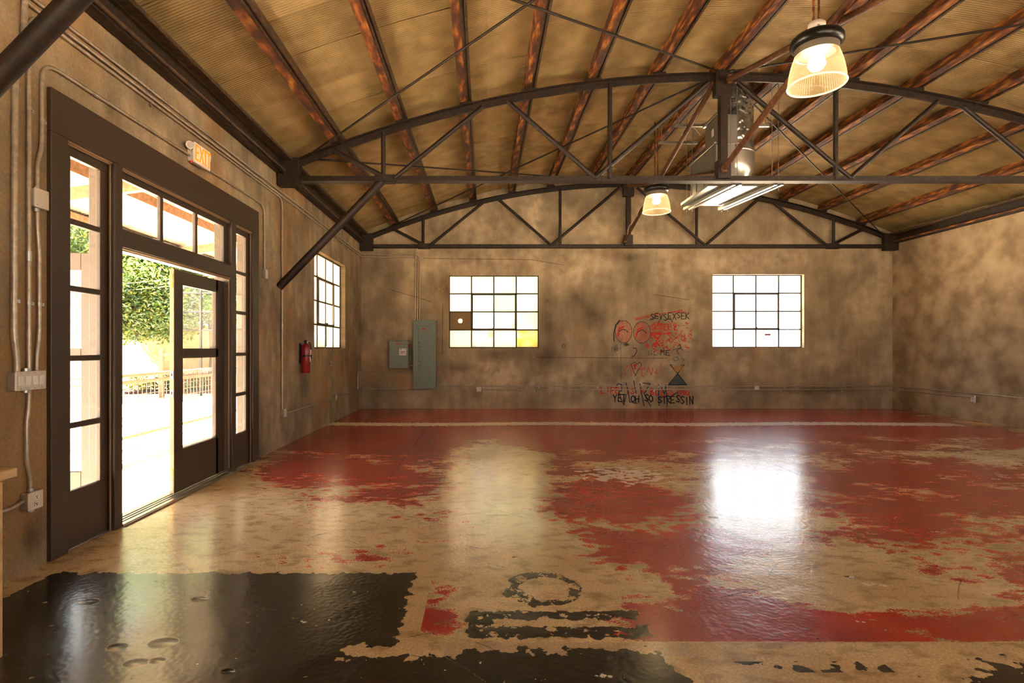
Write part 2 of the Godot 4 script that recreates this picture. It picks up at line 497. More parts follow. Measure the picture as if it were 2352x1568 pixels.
func paint_back_wall() -> StandardMaterial3D:
	var w := 2048
	var wide := XR - XL
	var per := w / wide
	var high := 5.4
	var h := int(high * per)
	# stains told apart in the photograph, [metres from the left corner, height, radii, strength, ochre]
	var im := plaster_image(w, h, wide, high, 500, [
		[0.5, 2.9, 0.45, 0.5, 0.28, 0.25], [0.6, 0.6, 0.5, 0.5, 0.26, 0.2], [1.75, 2.3, 0.35, 0.3, 0.18, 0.6], [1.3, 2.2, 0.5, 0.25, 0.15, 0.3],
		[1.95, 2.85, 0.12, 0.3, 0.4, 0], [4.3, 2.3, 0.16, 0.9, 0.42, 0], [4.25, 1.2, 0.25, 0.2, 0.3, 0], [3.2, 1.25, 0.6, 0.13, 0.35, 0], [2.25, 0.95, 0.3, 0.12, 0.36, 0.2], [3.0, 0.95, 0.45, 0.35, -0.22, 0],
		[3.4, 0.6, 1.2, 0.35, -0.12, 0], [1.3, 3.3, 0.6, 0.3, -0.1, 0], [3.0, 3.35, 0.9, 0.18, -0.12, 0], [4.6, 3.1, 0.9, 0.6, -0.14, 0], [5.0, 2.6, 0.35, 0.3, 0.3, 0], [6.3, 2.9, 0.3, 0.5, 0.32, 0], [6.1, 3.5, 0.5, 0.12, 0.3, 0],
		[5.3, 2.1, 0.5, 0.3, 0.24, 0], [7.5, 1.9, 0.3, 0.9, -0.04, 0], [10.6, 2.6, 0.45, 0.9, 0.16, 0], [10.6, 0.42, 1.1, 0.08, 0.36, 0], [9.2, 0.55, 0.9, 0.3, 0.16, 0],
		[6.2, 0.55, 1.2, 0.2, -0.16, 0], [7.0, 4.5, 2.4, 0.5, -0.08, 0], [4.0, 4.4, 0.12, 0.6, -0.3, 0], [2.0, 4.2, 1.3, 0.5, -0.05, 0.1], [9.0, 4.3, 1.5, 0.4, 0.12, 0], [8.6, 3.35, 1.6, 0.2, -0.1, 0], [7.4, 2.2, 0.12, 1.2, -0.06, 0]], 0.0007, 180, 0.17)
	var rng := RandomNumberGenerator.new()
	rng.seed = 77
	# drawing units of the graffiti field: 603 to the metre, origin at its upper left
	var put := func(q: Array) -> Array:
		var out := []
		for p in q: out.append(Vector2((2.68 + p[0] / 603.0 - XL) * per, (high - 2.48 + p[1] / 603.0) * per))
		return out
	var red := Color(0.86, 0.10, 0.06, 0.95)
	var pale_red := Color(0.82, 0.30, 0.20, 0.85)
	var black := Color(0.06, 0.055, 0.06, 0.92)
	var grey_black := Color(0.16, 0.15, 0.15, 0.7)
	var blue := Color(0.13, 0.18, 0.28, 0.75)
	var slate := Color(0.24, 0.29, 0.32, 0.7)
	# red spray field and two painted ovals
	for k in 130:
		var a := Vector2(rng.randf_range(690, 1240), rng.randf_range(300, 690))
		if a.x > 1000 and a.y > 560 and rng.randf() < 0.5: continue
		var b := a + Vector2(rng.randf_range(-50, 60), rng.randf_range(-45, 45))
		stroke(im, put.call([[a.x, a.y], [(a.x + b.x) / 2 + rng.randf_range(-14, 14), (a.y + b.y) / 2], [b.x, b.y]]), rng.randf_range(0.9, 2.0), red if rng.randf() < 0.6 else pale_red, rng, 0.3)
	for q in [[[690, 470], [980, 450]], [[700, 520], [705, 440], [820, 450]], [[735, 500], [800, 520], [760, 560]], [[715, 640], [730, 590], [760, 640], [780, 590], [810, 630]]]: stroke(im, put.call(q), 2.0, red, rng, 0.1)
	for q in [[[460, 250], [700, 200], [960, 160], [1130, 130]], [[480, 265], [720, 215]], [[950, 170], [1120, 145], [1190, 170]]]: stroke(im, put.call(q), 2.2, Color(red, 0.5), rng, 0.55)
	for o in [[315, 430, 118, 155], [570, 440, 118, 150]]:
		for k in 900:
			var g := rng.randf() * TAU
			var d := sqrt(rng.randf())
			var p := Vector2(o[0] + cos(g) * o[2] * d, o[1] + sin(g) * o[3] * d)
			var s: Array = put.call([[p.x, p.y]])
			dab(im, s[0].x, s[0].y, rng.randf_range(0.8, 1.8), Color(0.80, 0.36, 0.27, 0.5) if rng.randf() < 0.7 else Color(0.90, 0.14, 0.08, 0.7), rng, 0.2)
		var ring := []
		for k in 25: ring.append([o[0] + cos(TAU * k / 24.0) * o[2], o[1] + sin(TAU * k / 24.0) * o[3]])
		stroke(im, put.call(ring), 1.2, Color(grey_black, 0.6), rng, 0.3)
		var brow := []
		for k in 9: brow.append([o[0] - 70 + k * 17.0, o[1] + 10 - sin(PI * k / 8.0) * 44])
		stroke(im, put.call(brow), 1.6, grey_black, rng, 0.2)
		stroke(im, put.call([[o[0] - 80, o[1] + 60], [o[0] - 60, o[1] - 40], [o[0] + 10, o[1] - 70]]), 2.4, red, rng, 0.25)
	stroke(im, put.call([[262, 270], [205, 340], [180, 450], [185, 560]]), 1.8, black, rng, 0.1)
	for k in 220:
		var s: Array = put.call([[200 + rng.randfn(0, 32), 670 + rng.randfn(0, 30)]])
		dab(im, s[0].x, s[0].y, 1.8, Color(0.20, 0.20, 0.24, 0.25), rng)
		s = put.call([[350 + rng.randfn(0, 22), 605 + rng.randfn(0, 12)]])
		dab(im, s[0].x, s[0].y, 1.6, Color(0.16, 0.15, 0.15, 0.25), rng)
	scrawl(im, "SEYSEXSEK", put.call([[690, 185]])[0], put.call([[1235, 160]])[0], 22, 1.3, black, rng, 0.1)
	stroke(im, put.call([[680, 270], [760, 215], [830, 230], [800, 300]]), 1.0, black, rng)
	stroke(im, put.call([[890, 280], [960, 230], [990, 300]]), 1.0, black, rng)
	scrawl(im, "SLEEPY", put.call([[700, 330]])[0], put.call([[1060, 330]])[0], 20, 1.3, red, rng, 0.2)
	stroke(im, put.call([[450, 655], [490, 660], [500, 700], [470, 755], [430, 780]]), 1.3, black, rng)
	stroke(im, put.call([[640, 590], [630, 640], [655, 650], [660, 615], [635, 615]]), 1.6, red, rng)
	scrawl(im, "ILL", put.call([[650, 690]])[0], put.call([[790, 690]])[0], 16, 1.0, grey_black, rng, 0.4)
	scrawl(im, "ME", put.call([[830, 690]])[0], put.call([[970, 690]])[0], 18, 1.3, black, rng, 0.2)
	for q in [[[1060, 640], [1090, 600], [1110, 650], [1050, 690], [1080, 740]], [[1000, 680], [1100, 650], [1140, 690]]]: stroke(im, put.call(q), 1.3, grey_black, rng, 0.3)
	# second row: a heart between faint red letters, an hourglass figure
	for q in [[[320, 940], [340, 1030]], [[330, 930], [400, 890], [430, 1040]], [[560, 880], [570, 1040], [600, 1050]], [[540, 950], [620, 940]], [[640, 990], [660, 920], [700, 1030], [720, 930]], [[780, 940], [760, 1000], [800, 1010]], [[830, 870], [840, 960]]]: stroke(im, put.call(q), 1.7, pale_red, rng, 0.35)
	stroke(im, put.call([[455, 900], [480, 890], [470, 940]]), 3.0, red, rng, 0.2)
	stroke(im, put.call([[480, 1040], [440, 940], [420, 880], [470, 850], [500, 880], [540, 850], [565, 890], [510, 970], [480, 1040]]), 1.4, Color(0.30, 0.16, 0.16, 0.7), rng, 0.2)
	for q in [[[1010, 790], [1060, 780], [1080, 810], [1040, 835], [1005, 815], [1010, 790]], [[1110, 800], [1160, 815], [1130, 840]]]: stroke(im, put.call(q), 1.1, slate, rng, 0.3)
	for k in 60:
		var y0 := 1020.0 + k * 2.5
		stroke(im, put.call([[1065 - k * 2.1, y0], [1065 + k * 2.1, y0]]), 1.0, Color(slate, 0.45), rng, 0.3)
	stroke(im, put.call([[960, 885], [1065, 1010], [1190, 1165], [935, 1165], [1065, 1010], [1155, 885]]), 1.6, Color(0.10, 0.12, 0.13, 0.9), rng, 0.1)
	stroke(im, put.call([[955, 885], [1000, 890]]), 1.4, slate, rng)
	stroke(im, put.call([[1110, 895], [1160, 885]]), 1.4, slate, rng)
	for k in 26: stroke(im, put.call([[990 + k * 1.8, 905 + k * 3.0], [1150 - k * 1.8, 905 + k * 3.0]]), 0.9, Color(0.72, 0.50, 0.22, 0.35), rng, 0.3)
	# lines of lettering above the floor
	scrawl(im, "LIFE IS A BLESSING", put.call([[0, 1195]])[0], put.call([[1240, 1235]])[0], 22, 1.7, red, rng, 0.15)
	for q in [[[210, 1200], [240, 1145], [285, 1160], [290, 1240], [250, 1260], [270, 1340], [320, 1440], [350, 1300]], [[350, 1140], [380, 1260], [400, 1400], [500, 1420]], [[455, 1110], [490, 1280]], [[540, 1150], [600, 1460]], [[590, 1140], [680, 1150], [600, 1290], [690, 1460]], [[800, 1160], [805, 1450]], [[840, 1200], [880, 1290], [900, 1170], [920, 1460]], [[960, 1330], [1060, 1270]]]: stroke(im, put.call(q), 2.1, blue, rng, 0.2)
	scrawl(im, "YET OH SO STRESSIN", put.call([[175, 1300]])[0], put.call([[1290, 1330]])[0], 26, 2.0, black, rng, 0.08)
	# small marks: a ringed x, plaster chips, cracks, a straw-coloured drip
	stroke(im, put.call([[-520, 600], [-490, 620], [-500, 650], [-530, 650], [-540, 620], [-520, 600]]), 0.8, grey_black, rng)
	var mark := func(x: float, y: float) -> Vector2: return Vector2((x - XL) * per, (high - y) * per)
	for q in [[-1.03, 2.75], [-0.55, 2.6], [4.78, 2.72], [4.83, 2.35], [4.8, 1.7]]:
		var s: Vector2 = mark.call(q[0], q[1])
		dab(im, s.x, s.y, 2.4, Color(0.80, 0.74, 0.62, 0.9), rng)
	for k in 90:
		var s: Vector2 = mark.call(rng.randf_range(-2.8, 9.3), rng.randf_range(0.2, 3.6))
		dab(im, s.x, s.y, rng.randf_range(0.7, 1.6), Color(0.14, 0.10, 0.07, 0.7) if rng.randf() < 0.6 else Color(0.80, 0.73, 0.60, 0.7), rng)
	for line in [[[4.74, 3.2], [4.75, 0.1]], [[8.6, 3.2], [8.6, 0.5]], [[-0.95, 2.4], [-0.96, 1.25]], [[3.14, 1.6], [3.14, 0.6]], [[1.2, 1.18], [4.2, 1.16]], [[-1.4, 3.45], [1.1, 3.42], [1.8, 3.3]], [[-2.2, 2.75], [-1.2, 2.45]], [[3.9, 2.62], [4.7, 2.5]]]:
		var pts := []
		for q in line: pts.append(mark.call(q[0], q[1]))
		var dark: bool = line[0][0] != 8.6 and line[0][0] != 4.74
		stroke(im, pts, 0.9, Color(0.20, 0.14, 0.08, 0.6) if dark else Color(0.70, 0.62, 0.48, 0.5), rng, 0.35)
	return wall_texture(im, 541, wide)

func paint_left_wall() -> StandardMaterial3D:
	var wide := 12.5
	var im := plaster_image(2048, int(2048 * 4.1 / wide), wide, 4.1, 600, [
		[3.1, 2.4, 0.7, 1.5, 0.06, 0.45], [3.3, 1.5, 0.4, 0.8, 0.1, 0.5], [3.3, 0.75, 0.3, 0.6, 0.1, 0.4], [3.42, 0.22, 0.1, 0.12, 0.5, 0], [7.9, 3.3, 0.4, 0.5, 0.12, 0.45], [8.6, 3.3, 0.6, 0.4, 0.1, 0.4], [9.5, 0.9, 0.7, 0.5, 0.05, 0.5],
		[11.8, 1.0, 0.5, 0.7, 0.1, 0.3], [7.2, 2.6, 0.3, 0.8, -0.12, 0], [7.6, 1.2, 0.4, 0.6, -0.12, 0], [5.0, 3.25, 1.0, 0.15, -0.06, 0.1], [8.4, 2.2, 0.3, 0.8, -0.06, 0], [11.5, 3.3, 0.4, 0.3, 0.2, 0.2], [6.9, 3.35, 0.2, 0.3, 0.2, 0.4]], 0.0012, 140, 0.02)
	return wall_texture(im, 641, wide)

# floor paint: worn red over concrete, black fields and marks near the camera. x0, d0: corner nearest the camera (d = distance from it)
func paint_floor(w: int, h: int, x0: float, x1: float, d0: float, d1: float, seed_value: int) -> Image:
	var per := w / (x1 - x0)
	var wear := field(w, h, 1.1 / per, seed_value, 6, 0.7, 1.2)
	var wear_fine := field(w, h, 8.0 / per, seed_value + 1, 5, 0.6, 1.0)
	var tone := field(w, h, 0.8 / per, seed_value + 2, 4)
	var fine := field(w, h, 0.25, seed_value + 3, 3)
	var edge := field(w, h, 10.0 / per, seed_value + 4, 4)
	var chips := field(w, h, 16.0 / per, seed_value + 5, 2)
	# where the red paint has lasted (+) or worn off (-): [x, distance, radii, how much]
	var blobs := [[1.15, 4.6, 0.75, 1.3, 0.50], [1.56, 8.21, 2.17, 1.62, 0.26], [-1.34, 5.95, 1.00, 0.95, 0.32], [-2.3, 8.21, 1.25, 1.62, 0.30], [1.91, 2.70, 0.91, 0.25, 0.50], [4.91, 5.39, 1.21, 1.65, 0.26], [3.19, 4.54, 0.54, 0.74, 0.24],
		[-0.25, 2.74, 0.15, 0.17, 0.40], [0.86, 2.72, 0.13, 0.11, 0.34], [-0.76, 3.92, 0.22, 0.18, 0.18], [0.17, 5.75, 0.60, 4.0, -0.42], [-2.33, 4.21, 1.01, 1.22, -0.40], [2.17, 4.31, 0.48, 2.24, -0.20], [2.01, 3.19, 0.59, 0.30, -0.30], [1.37, 4.42, 0.21, 0.46, -0.20],
		[1.09, 4.16, 0.27, 0.25, -0.25], [3.54, 8.21, 1.31, 1.20, -0.15], [0.99, 3.19, 0.51, 0.30, -0.10], [6.82, 7.84, 1.25, 1.47, -0.10], [9.2, 9.0, 0.5, 3.5, -0.5], [-2.7, 5.2, 0.25, 2.2, -0.3]]
	var kept := spots(w, h, x1 - x0, d1 - d0, blobs, 4, x0, d0)
	var row := func(y: int) -> PackedByteArray:
		var out := PackedByteArray()
		out.resize(w * 3)
		var d := d1 - (d1 - d0) * (y + 0.5) / h   # first row lies farthest away
		var base := 0.45
		var left_edge := 2.86 - 0.22 * sin(clampf(d - 2.2, 0, 1.2) * 1.3)
		if d > 7.0: base = lerpf(0.45, 0.86, clampf((d - 7.0) / 2.2, 0, 1))
		if d < 3.5: base = lerpf(0.43, 0.45, clampf(d - 2.6, 0, 1))
		for x in w:
			var k := y * w + x
			var wx := x0 + (x + 0.5) / per
			var c := base + (kept[k] - 128) * 0.01
			var m := wear[k] * 0.0021 + wear_fine[k] * 0.0017 + (fine[k] - 128) * 0.0008
			var ed := (edge[k] - 128) * 0.00035
			var f := 0.84 + fine[k] * 0.0012
			var tn := tone[k] * 0.0039
			# bare concrete
			var r := lerpf(184.0, 228.0, tn)
			var g := lerpf(156.0, 206.0, tn)
			var bl := lerpf(112.0, 164.0, tn)
			var soil := clampf((wear_fine[k] - 140) * 0.012, 0.0, 1.0) * 0.2
			r *= 1.0 - soil; g *= 1.0 - soil * 1.1; bl *= 1.0 - soil * 1.25
			# red paint
			if d > 2.56:
				var a := clampf((c - 0.03 - m) * 9.0 + 0.5, 0.0, 1.0)
				if wx < -0.31 and d < 3.42: a = 0.0
				if a > 0.0:
					var fresh := clampf((wear[k] - 90) * 0.008, 0.0, 1.0)
					a *= 0.96
					r = lerpf(r, lerpf(158.0, 188.0, fresh), a)
					g = lerpf(g, lerpf(29.0, 44.0, fresh), a)
					bl = lerpf(bl, lerpf(28.0, 33.0, fresh), a)
			# pale filler: a stripe across the room, a splash of bare plaster
			var s := absf(d - 9.95 - sin(wx * 1.3) * 0.06 + (edge[k] - 128) * 0.0008) - 0.2
			if s < 0.0 and wx < 8.6:
				r = 236; g = 227; bl = 208
			if d > 5.4 and d < 6.6:
				var px := (wx - 1.55) / 0.48
				var pd := (d - 5.95) / 0.42
				if px * px + pd * pd + (wear_fine[k] - 128) * 0.014 + (edge[k] - 128) * 0.006 < 0.55:
					r = 226; g = 212; bl = 190
			# black paint
			var black := false
			if d < 3.40:
				if minf(minf(-0.42 - wx, wx + left_edge), minf(3.345 - d, d - 2.535)) + ed > 0.0: black = true
				if minf(minf(-0.64 - wx, 2.60 - d), wx + 2.75) + ed > 0.0: black = true
				if minf(2.43 + clampf(wx + 0.2, 0.0, 0.15) * 0.4 - d, 0.80 + (2.4 - d) * 0.3 - wx) + ed * 1.5 > 0.0: black = true
				if minf(2.37 - d, wx - 2.0 - (d - 2.2)) + ed * 4.0 > 0.0: black = true
				if absf(d - 2.36) < 0.04 and wx > 1.1 and wx < 1.75 and edge[k] * 0.6 + wear_fine[k] * 0.4 > 150: black = true
				if black and (chips[k] > 238 or (chips[k] > 215 and wear_fine[k] > 170)): black = false
				# worn ring and two worn bars
				var jx := wx + ed * 0.9
				var jd := d + ed * 0.6
				var rg := Vector2(jx - 0.346, jd - 3.136).length()
				var bars := (jx > -0.08 and jx < 0.80 and ((jd > 2.775 and jd < 2.86) or (jd > 2.595 and jd < 2.70))) or (jx > -0.08 and jx < 0.03 and jd > 2.66 and jd < 2.83)
				if bars and wear_fine[k] * 0.3 + edge[k] * 0.3 + chips[k] * 0.25 + fine[k] * 0.15 > 104: black = true
				if absf(rg - 0.185) < (0.045 if wx < 0.3 else 0.03) and edge[k] * 0.65 + fine[k] * 0.35 > 108: black = true
				if not black and d > 2.44 and d < 2.555 and wx > -0.18 and wx < 0.95:
					r = lerpf(r, 178.0, 0.6); g = lerpf(g, 156.0, 0.6); bl = lerpf(bl, 132.0, 0.6)
			if black:
				var sc := 0.8 + tn * 0.6
				r = 20.0 * sc; g = 20.0 * sc; bl = 22.0 * sc
				var scuff := clampf((wear_fine[k] - 160) * 0.02, 0.0, 1.0)
				r += 24.0 * scuff; g += 20.0 * scuff; bl += 15.0 * scuff
			if absf(d - 2.558) < 0.007 and wx > 0.1 and edge[k] > 90:
				r = 200; g = 172; bl = 130
			if chips[k] > 236 and edge[k] > 150:
				r = 205; g = 190; bl = 165
			elif chips[k] < 18 and edge[k] < 110:
				r *= 0.45; g *= 0.42; bl *= 0.4
			out[x * 3] = clampi(int(r * f), 0, 255); out[x * 3 + 1] = clampi(int(g * f), 0, 255); out[x * 3 + 2] = clampi(int(bl * f), 0, 255)
		return out
	var im := painted(w, h, row)
	# scratches, flecks of white paint
	var rng := RandomNumberGenerator.new()
	rng.seed = seed_value
	var at := func(x: float, d: float) -> Vector2: return Vector2((x - x0) * per, (d1 - d) * h / (d1 - d0))
	for k in 150:
		var x := rng.randf_range(x0, x1)
		var d := rng.randf_range(d0, d1)
		var turn := rng.randf_range(-0.9, 0.9)
		var long := rng.randf_range(0.04, 0.35)
		stroke(im, [at.call(x, d), at.call(x + cos(turn) * long * 0.5, d + sin(turn) * long * 0.5 + 0.01), at.call(x + cos(turn) * long, d + sin(turn) * long)], rng.randf_range(0.6, 1.0), Color(0.80, 0.72, 0.58, 0.35) if rng.randf() < 0.6 else Color(0.20, 0.13, 0.08, 0.4), rng, 0.4)
	for q in [[2.27, 3.19, 5], [2.33, 3.17, 3], [4.88, 5.79, 3], [5.4, 5.75, 4], [2.85, 3.06, 3], [2.92, 3.04, 2], [4.3, 6.4, 3], [3.0, 7.2, 3], [-0.9, 2.75, 3], [0.5, 2.3, 4], [2.6, 4.4, 2], [3.4, 4.1, 3], [1.9, 2.75, 2]]:
		if q[1] > d0 and q[1] < d1 and q[0] < x1:
			var c: Vector2 = at.call(q[0], q[1])
			for k in 5: dab(im, c.x + rng.randf_range(-2, 2) * q[2], c.y + rng.randf_range(-1, 1) * q[2] * 0.6, q[2] * rng.randf_range(0.5, 1.1), Color(0.90, 0.86, 0.78, 0.95), rng, 0.1)
	return im

# pits broken through the paint: [x, distance, radius]
const PITS := [[-1.507, 2.556, 0.045], [-1.53, 2.39, 0.035], [-1.45, 2.41, 0.022], [-1.57, 3.0, 0.03], [-2.16, 2.97, 0.035], [-1.70, 2.52, 0.03], [-1.1, 2.33, 0.018], [1.86, 4.45, 0.03], [2.2, 3.3, 0.02], [0.2, 3.6, 0.012], [1.0, 4.9, 0.015]]

func floor_material(im: Image, seed_value: int, x0: float, x1: float, d0: float, d1: float, cells: int) -> StandardMaterial3D:
	var wide := x1 - x0
	var m := plain(Color.WHITE, 0.26)   # sealed and polished
	m.texture_repeat = false
	m.metallic_specular = 0.52
	m.clearcoat_enabled = true
	m.clearcoat = 0.4
	m.clearcoat_roughness = 0.16
	m.heightmap_enabled = true
	var h := int(float(cells) * im.get_height() / im.get_width())
	var broad := noise(seed_value, 1.8 * wide / cells, 3)
	var grain := noise(seed_value + 1, 26.0 * wide / cells, 2)
	var data := PackedFloat32Array()
	data.resize(cells * h)
	for y in h:
		for x in cells: data[y * cells + x] = 0.5 + 0.42 * broad.get_noise_2d(x, y) + 0.10 * grain.get_noise_2d(x, y)
	var rng := RandomNumberGenerator.new()
	rng.seed = seed_value
	for q in PITS:
		if q[1] < d0 or q[1] > d1: continue
		var c := Vector2((q[0] - x0) / wide * im.get_width(), (d1 - q[1]) / (d1 - d0) * im.get_height())
		for k in 7: dab(im, c.x + rng.randf_range(-0.8, 0.8) * q[2] * 244, c.y + rng.randf_range(-0.35, 0.35) * q[2] * 250, q[2] * 100, Color(0.05, 0.04, 0.035, 0.9), rng, 0.1)
		var cx: float = (q[0] - x0) / wide * cells
		var cy: float = (d1 - q[1]) / (d1 - d0) * h
		var r: float = q[2] / wide * cells
		for y in range(maxi(0, int(cy - r)), mini(h, int(cy + r) + 2)):
			for x in range(maxi(0, int(cx - r * 1.5)), mini(cells, int(cx + r * 1.5) + 2)):
				var g := Vector2((x - cx) / 1.5, y - cy).length() / r
				if g < 1.0: data[y * cells + x] -= 1.6 * (1.0 - g * g)
	m.albedo_texture = ImageTexture.create_from_image(im)
	m.heightmap_texture = ImageTexture.create_from_image(Image.create_from_data(cells, h, false, Image.FORMAT_RF, data.to_byte_array()))
	m.heightmap_scale = 0.7
	return m

# ---------- the shell ----------
# a wall from u0..u1, v0..v1 with holes [u0, u1, v0, v1]; at(u, v, depth) gives the point, uv(u, v) the texture place
func wall_shape(u0: float, u1: float, v0: float, v1: float, holes: Array, at: Callable, uv: Callable) -> Shape:
	var s := Shape.new()
	var us := [u0, u1]
	var vs := [v0, v1]
	for h in holes:
		us.append_array([h[0], h[1]]); vs.append_array([h[2], h[3]])
	us.sort(); vs.sort()
	for a in us.size() - 1:
		for b in vs.size() - 1:
			if us[a + 1] - us[a] < 1e-5 or vs[b + 1] - vs[b] < 1e-5: continue
			var cu: float = (us[a] + us[a + 1]) * 0.5
			var cv: float = (vs[b] + vs[b + 1]) * 0.5
			if holes.any(func(h): return cu > h[0] and cu < h[1] and cv > h[2] and cv < h[3]): continue
			for dep in [0.0, WALL]:
				s.quad(at.call(us[a], vs[b], dep), at.call(us[a + 1], vs[b], dep), at.call(us[a + 1], vs[b + 1], dep), at.call(us[a], vs[b + 1], dep), uv.call(us[a], vs[b]), uv.call(us[a + 1], vs[b]), uv.call(us[a + 1], vs[b + 1]), uv.call(us[a], vs[b + 1]))
	var rims := holes.duplicate()
	rims.append([u0, u1, v0, v1])
	for h in rims:
		for e in [[h[0], h[2], h[1], h[2]], [h[1], h[2], h[1], h[3]], [h[1], h[3], h[0], h[3]], [h[0], h[3], h[0], h[2]]]:
			s.quad(at.call(e[0], e[1], 0.0), at.call(e[2], e[3], 0.0), at.call(e[2], e[3], WALL), at.call(e[0], e[1], WALL), uv.call(e[0], e[1]), uv.call(e[2], e[3]), uv.call(e[2], e[3]), uv.call(e[0], e[1]))
	return s

func build_walls() -> void:
	var w := setting("wall_left", Vector3(XL, 0, -4))
	part(w, "plaster", wall_shape(-4.6, 12.7, -0.15, 4.06, [[3.53, 6.76, -0.02, 3.06], [9.07, 11.09, 1.38, 3.055]], func(u, v, d): return Vector3(XL - d, v, -u), func(u, v): return Vector2(u / 12.5, 1.0 - v / 4.1)), paint_left_wall())
	w = setting("wall_back", Vector3(XC, 0, ZB))
	part(w, "plaster", wall_shape(XL - 0.19, XR + 0.19, -0.15, 5.36, [[-0.81, 1.26, 1.39, 3.06], [5.25, 7.35, 1.40, 3.08]], func(u, v, d): return Vector3(u, v, ZB - d), func(u, v): return Vector2((u - XL) / (XR - XL), 1.0 - v / 5.4)), paint_back_wall())
	w = setting("wall_right", Vector3(XR, 0, -4))
	part(w, "plaster", wall_shape(-4.6, 12.7, -0.15, 4.06, [[1.0, 3.1, 1.40, 3.06], [4.6, 6.7, 1.40, 3.06]], func(u, v, d): return Vector3(XR + d, v, -u), func(u, v): return Vector2(u, v)), M.plaster)
	w = setting("wall_rear", Vector3(XC, 0, ZR))
	part(w, "plaster", wall_shape(XL - 0.19, XR + 0.19, -0.15, 5.36, [[-1.2, 0.9, 1.40, 3.06], [2.2, 4.3, 1.40, 3.06], [6.0, 8.6, -0.02, 2.5]], func(u, v, d): return Vector3(u, v, ZR + d), func(u, v): return Vector2(u, v)), M.plaster)

func build_floor() -> void:
	var f := setting("floor", Vector3.ZERO)
	var near_x := 5.57
	var near := floor_material(paint_floor(2048, 900, XL, near_x, 2.0, 5.6, 700), 721, XL, near_x, 2.0, 5.6, 1280)
	var far := floor_material(paint_floor(2048, 1160, XL, XR, 5.6, 12.5, 760), 781, XL, XR, 5.6, 12.5, 1024)
	var g := 0.0025
	var slabs := []
	for x in [[XL, 3.45], [3.45, near_x]]:
		for d in [[2.0, 5.6]]: slabs.append([x[0], x[1], d[0], d[1], near, XL, near_x, 2.0, 5.6])
	for x in [[XL, -1.0], [-1.0, 3.45], [3.45, 7.9], [7.9, XR]]: slabs.append([x[0], x[1], 5.6, 12.5, far, XL, XR, 5.6, 12.5])
	slabs.append([near_x, XR, 2.0, 5.6, M.slab, 0, 1, 0, 1])
	slabs.append([XL, XR, -4.4, 2.0, M.slab, 0, 1, 0, 1])
	for q in slabs:
		var s := Shape.new()
		var xa: float = q[0] + (g if q[0] in [-1.0, 3.45, 7.9] else 0.0)
		var xb: float = q[1] - (g if q[1] in [-1.0, 3.45, 7.9] else 0.0)
		var da: float = q[2] + (0.003 if q[2] == 2.55 else 0.0)
		var db: float = q[3] - (0.003 if q[3] == 2.55 else 0.0)
		var uv := func(x: float, d: float) -> Vector2: return Vector2((x - q[5]) / (q[6] - q[5]), (q[8] - d) / (q[8] - q[7]))
		s.quad(Vector3(xa, 0, -da), Vector3(xb, 0, -da), Vector3(xb, 0, -db), Vector3(xa, 0, -db), uv.call(xa, da), uv.call(xb, da), uv.call(xb, db), uv.call(xa, db))
		for e in [[xa, da, xb, da], [xb, da, xb, db], [xb, db, xa, db], [xa, db, xa, da]]:
			s.quad(Vector3(e[0], -0.012, -e[1]), Vector3(e[2], -0.012, -e[3]), Vector3(e[2], 0, -e[3]), Vector3(e[0], 0, -e[1]), uv.call(e[0], e[1]), uv.call(e[2], e[3]), uv.call(e[2], e[3]), uv.call(e[0], e[1]))
		part(f, "slab", s, q[4])
	part(f, "ground_bed", Shape.new().span(Vector3(XL - 0.19, -0.15, ZR + 0.19), Vector3(XR + 0.19, -0.012, ZB - 0.19)), M.mulch)

func build_ceiling() -> void:
	var c := setting("ceiling", Vector3(XC, 4.0, -4))
	var rise := 0.20
	var edges := [-3.3, -0.02, XC, 6.57, 9.85]
	var wave := 0.032
	var meshes := []
	for r in 4:
		var s := Shape.new()
		var n_z := 21 * 6
		var n_x := 8
		var xa: float = edges[r] - (0.06 if r > 0 else 0.0)
		var xb: float = edges[r + 1] + (0.06 if r < 3 else 0.0)
		for a in n_z + 1:
			var z := -wave * a / 6.0
			var h := 0.0044 * sin(TAU * a / 6.0)
			var sl := 0.0044 * cos(TAU * a / 6.0) * TAU / wave
			for b in n_x + 1:
				var x := lerpf(xa, xb, float(b) / n_x)
				var y := arch(x) + rise + h + (0.006 if r % 2 == 1 else 0.0)
				var gx := (arch(x + 0.01) - arch(x - 0.01)) / 0.02
				s.v.append(Vector3(x - XC, y - 4.0, z))
				s.n.append(Vector3(gx, -1, -sl).normalized())
				s.t.append(Vector2.ZERO)
		for a in n_z:
			for b in n_x:
				var k := a * (n_x + 1) + b
				s.i.append_array([k, k + 1, k + n_x + 2, k, k + n_x + 2, k + n_x + 1])
		meshes.append(s.mesh())
	var rng := RandomNumberGenerator.new()
	rng.seed = 5
	for k in 27:
		for r in 4:
			var o := share(c, "roof_sheet", meshes[r], M.sheet[rng.randi() % 4], Vector3(0, 0.004 * (k % 2), ZR + 0.25 - k * 0.64 + 4.0))
			o.rotation.x = 0.004 * (1 if k % 2 else -1)
	var cover := Shape.new()
	for b in 24:
		var x0 := lerpf(-3.3, 9.85, b / 24.0)
		var x1 := lerpf(-3.3, 9.85, (b + 1) / 24.0)
		for dy in [0.03, 0.07]:
			cover.quad(Vector3(x0, arch(x0) + rise + dy, ZR + 0.3), Vector3(x1, arch(x1) + rise + dy, ZR + 0.3), Vector3(x1, arch(x1) + rise + dy, ZB - 0.3), Vector3(x0, arch(x0) + rise + dy, ZB - 0.3))
	part(c, "roof_cover", cover, M.dark_steel)

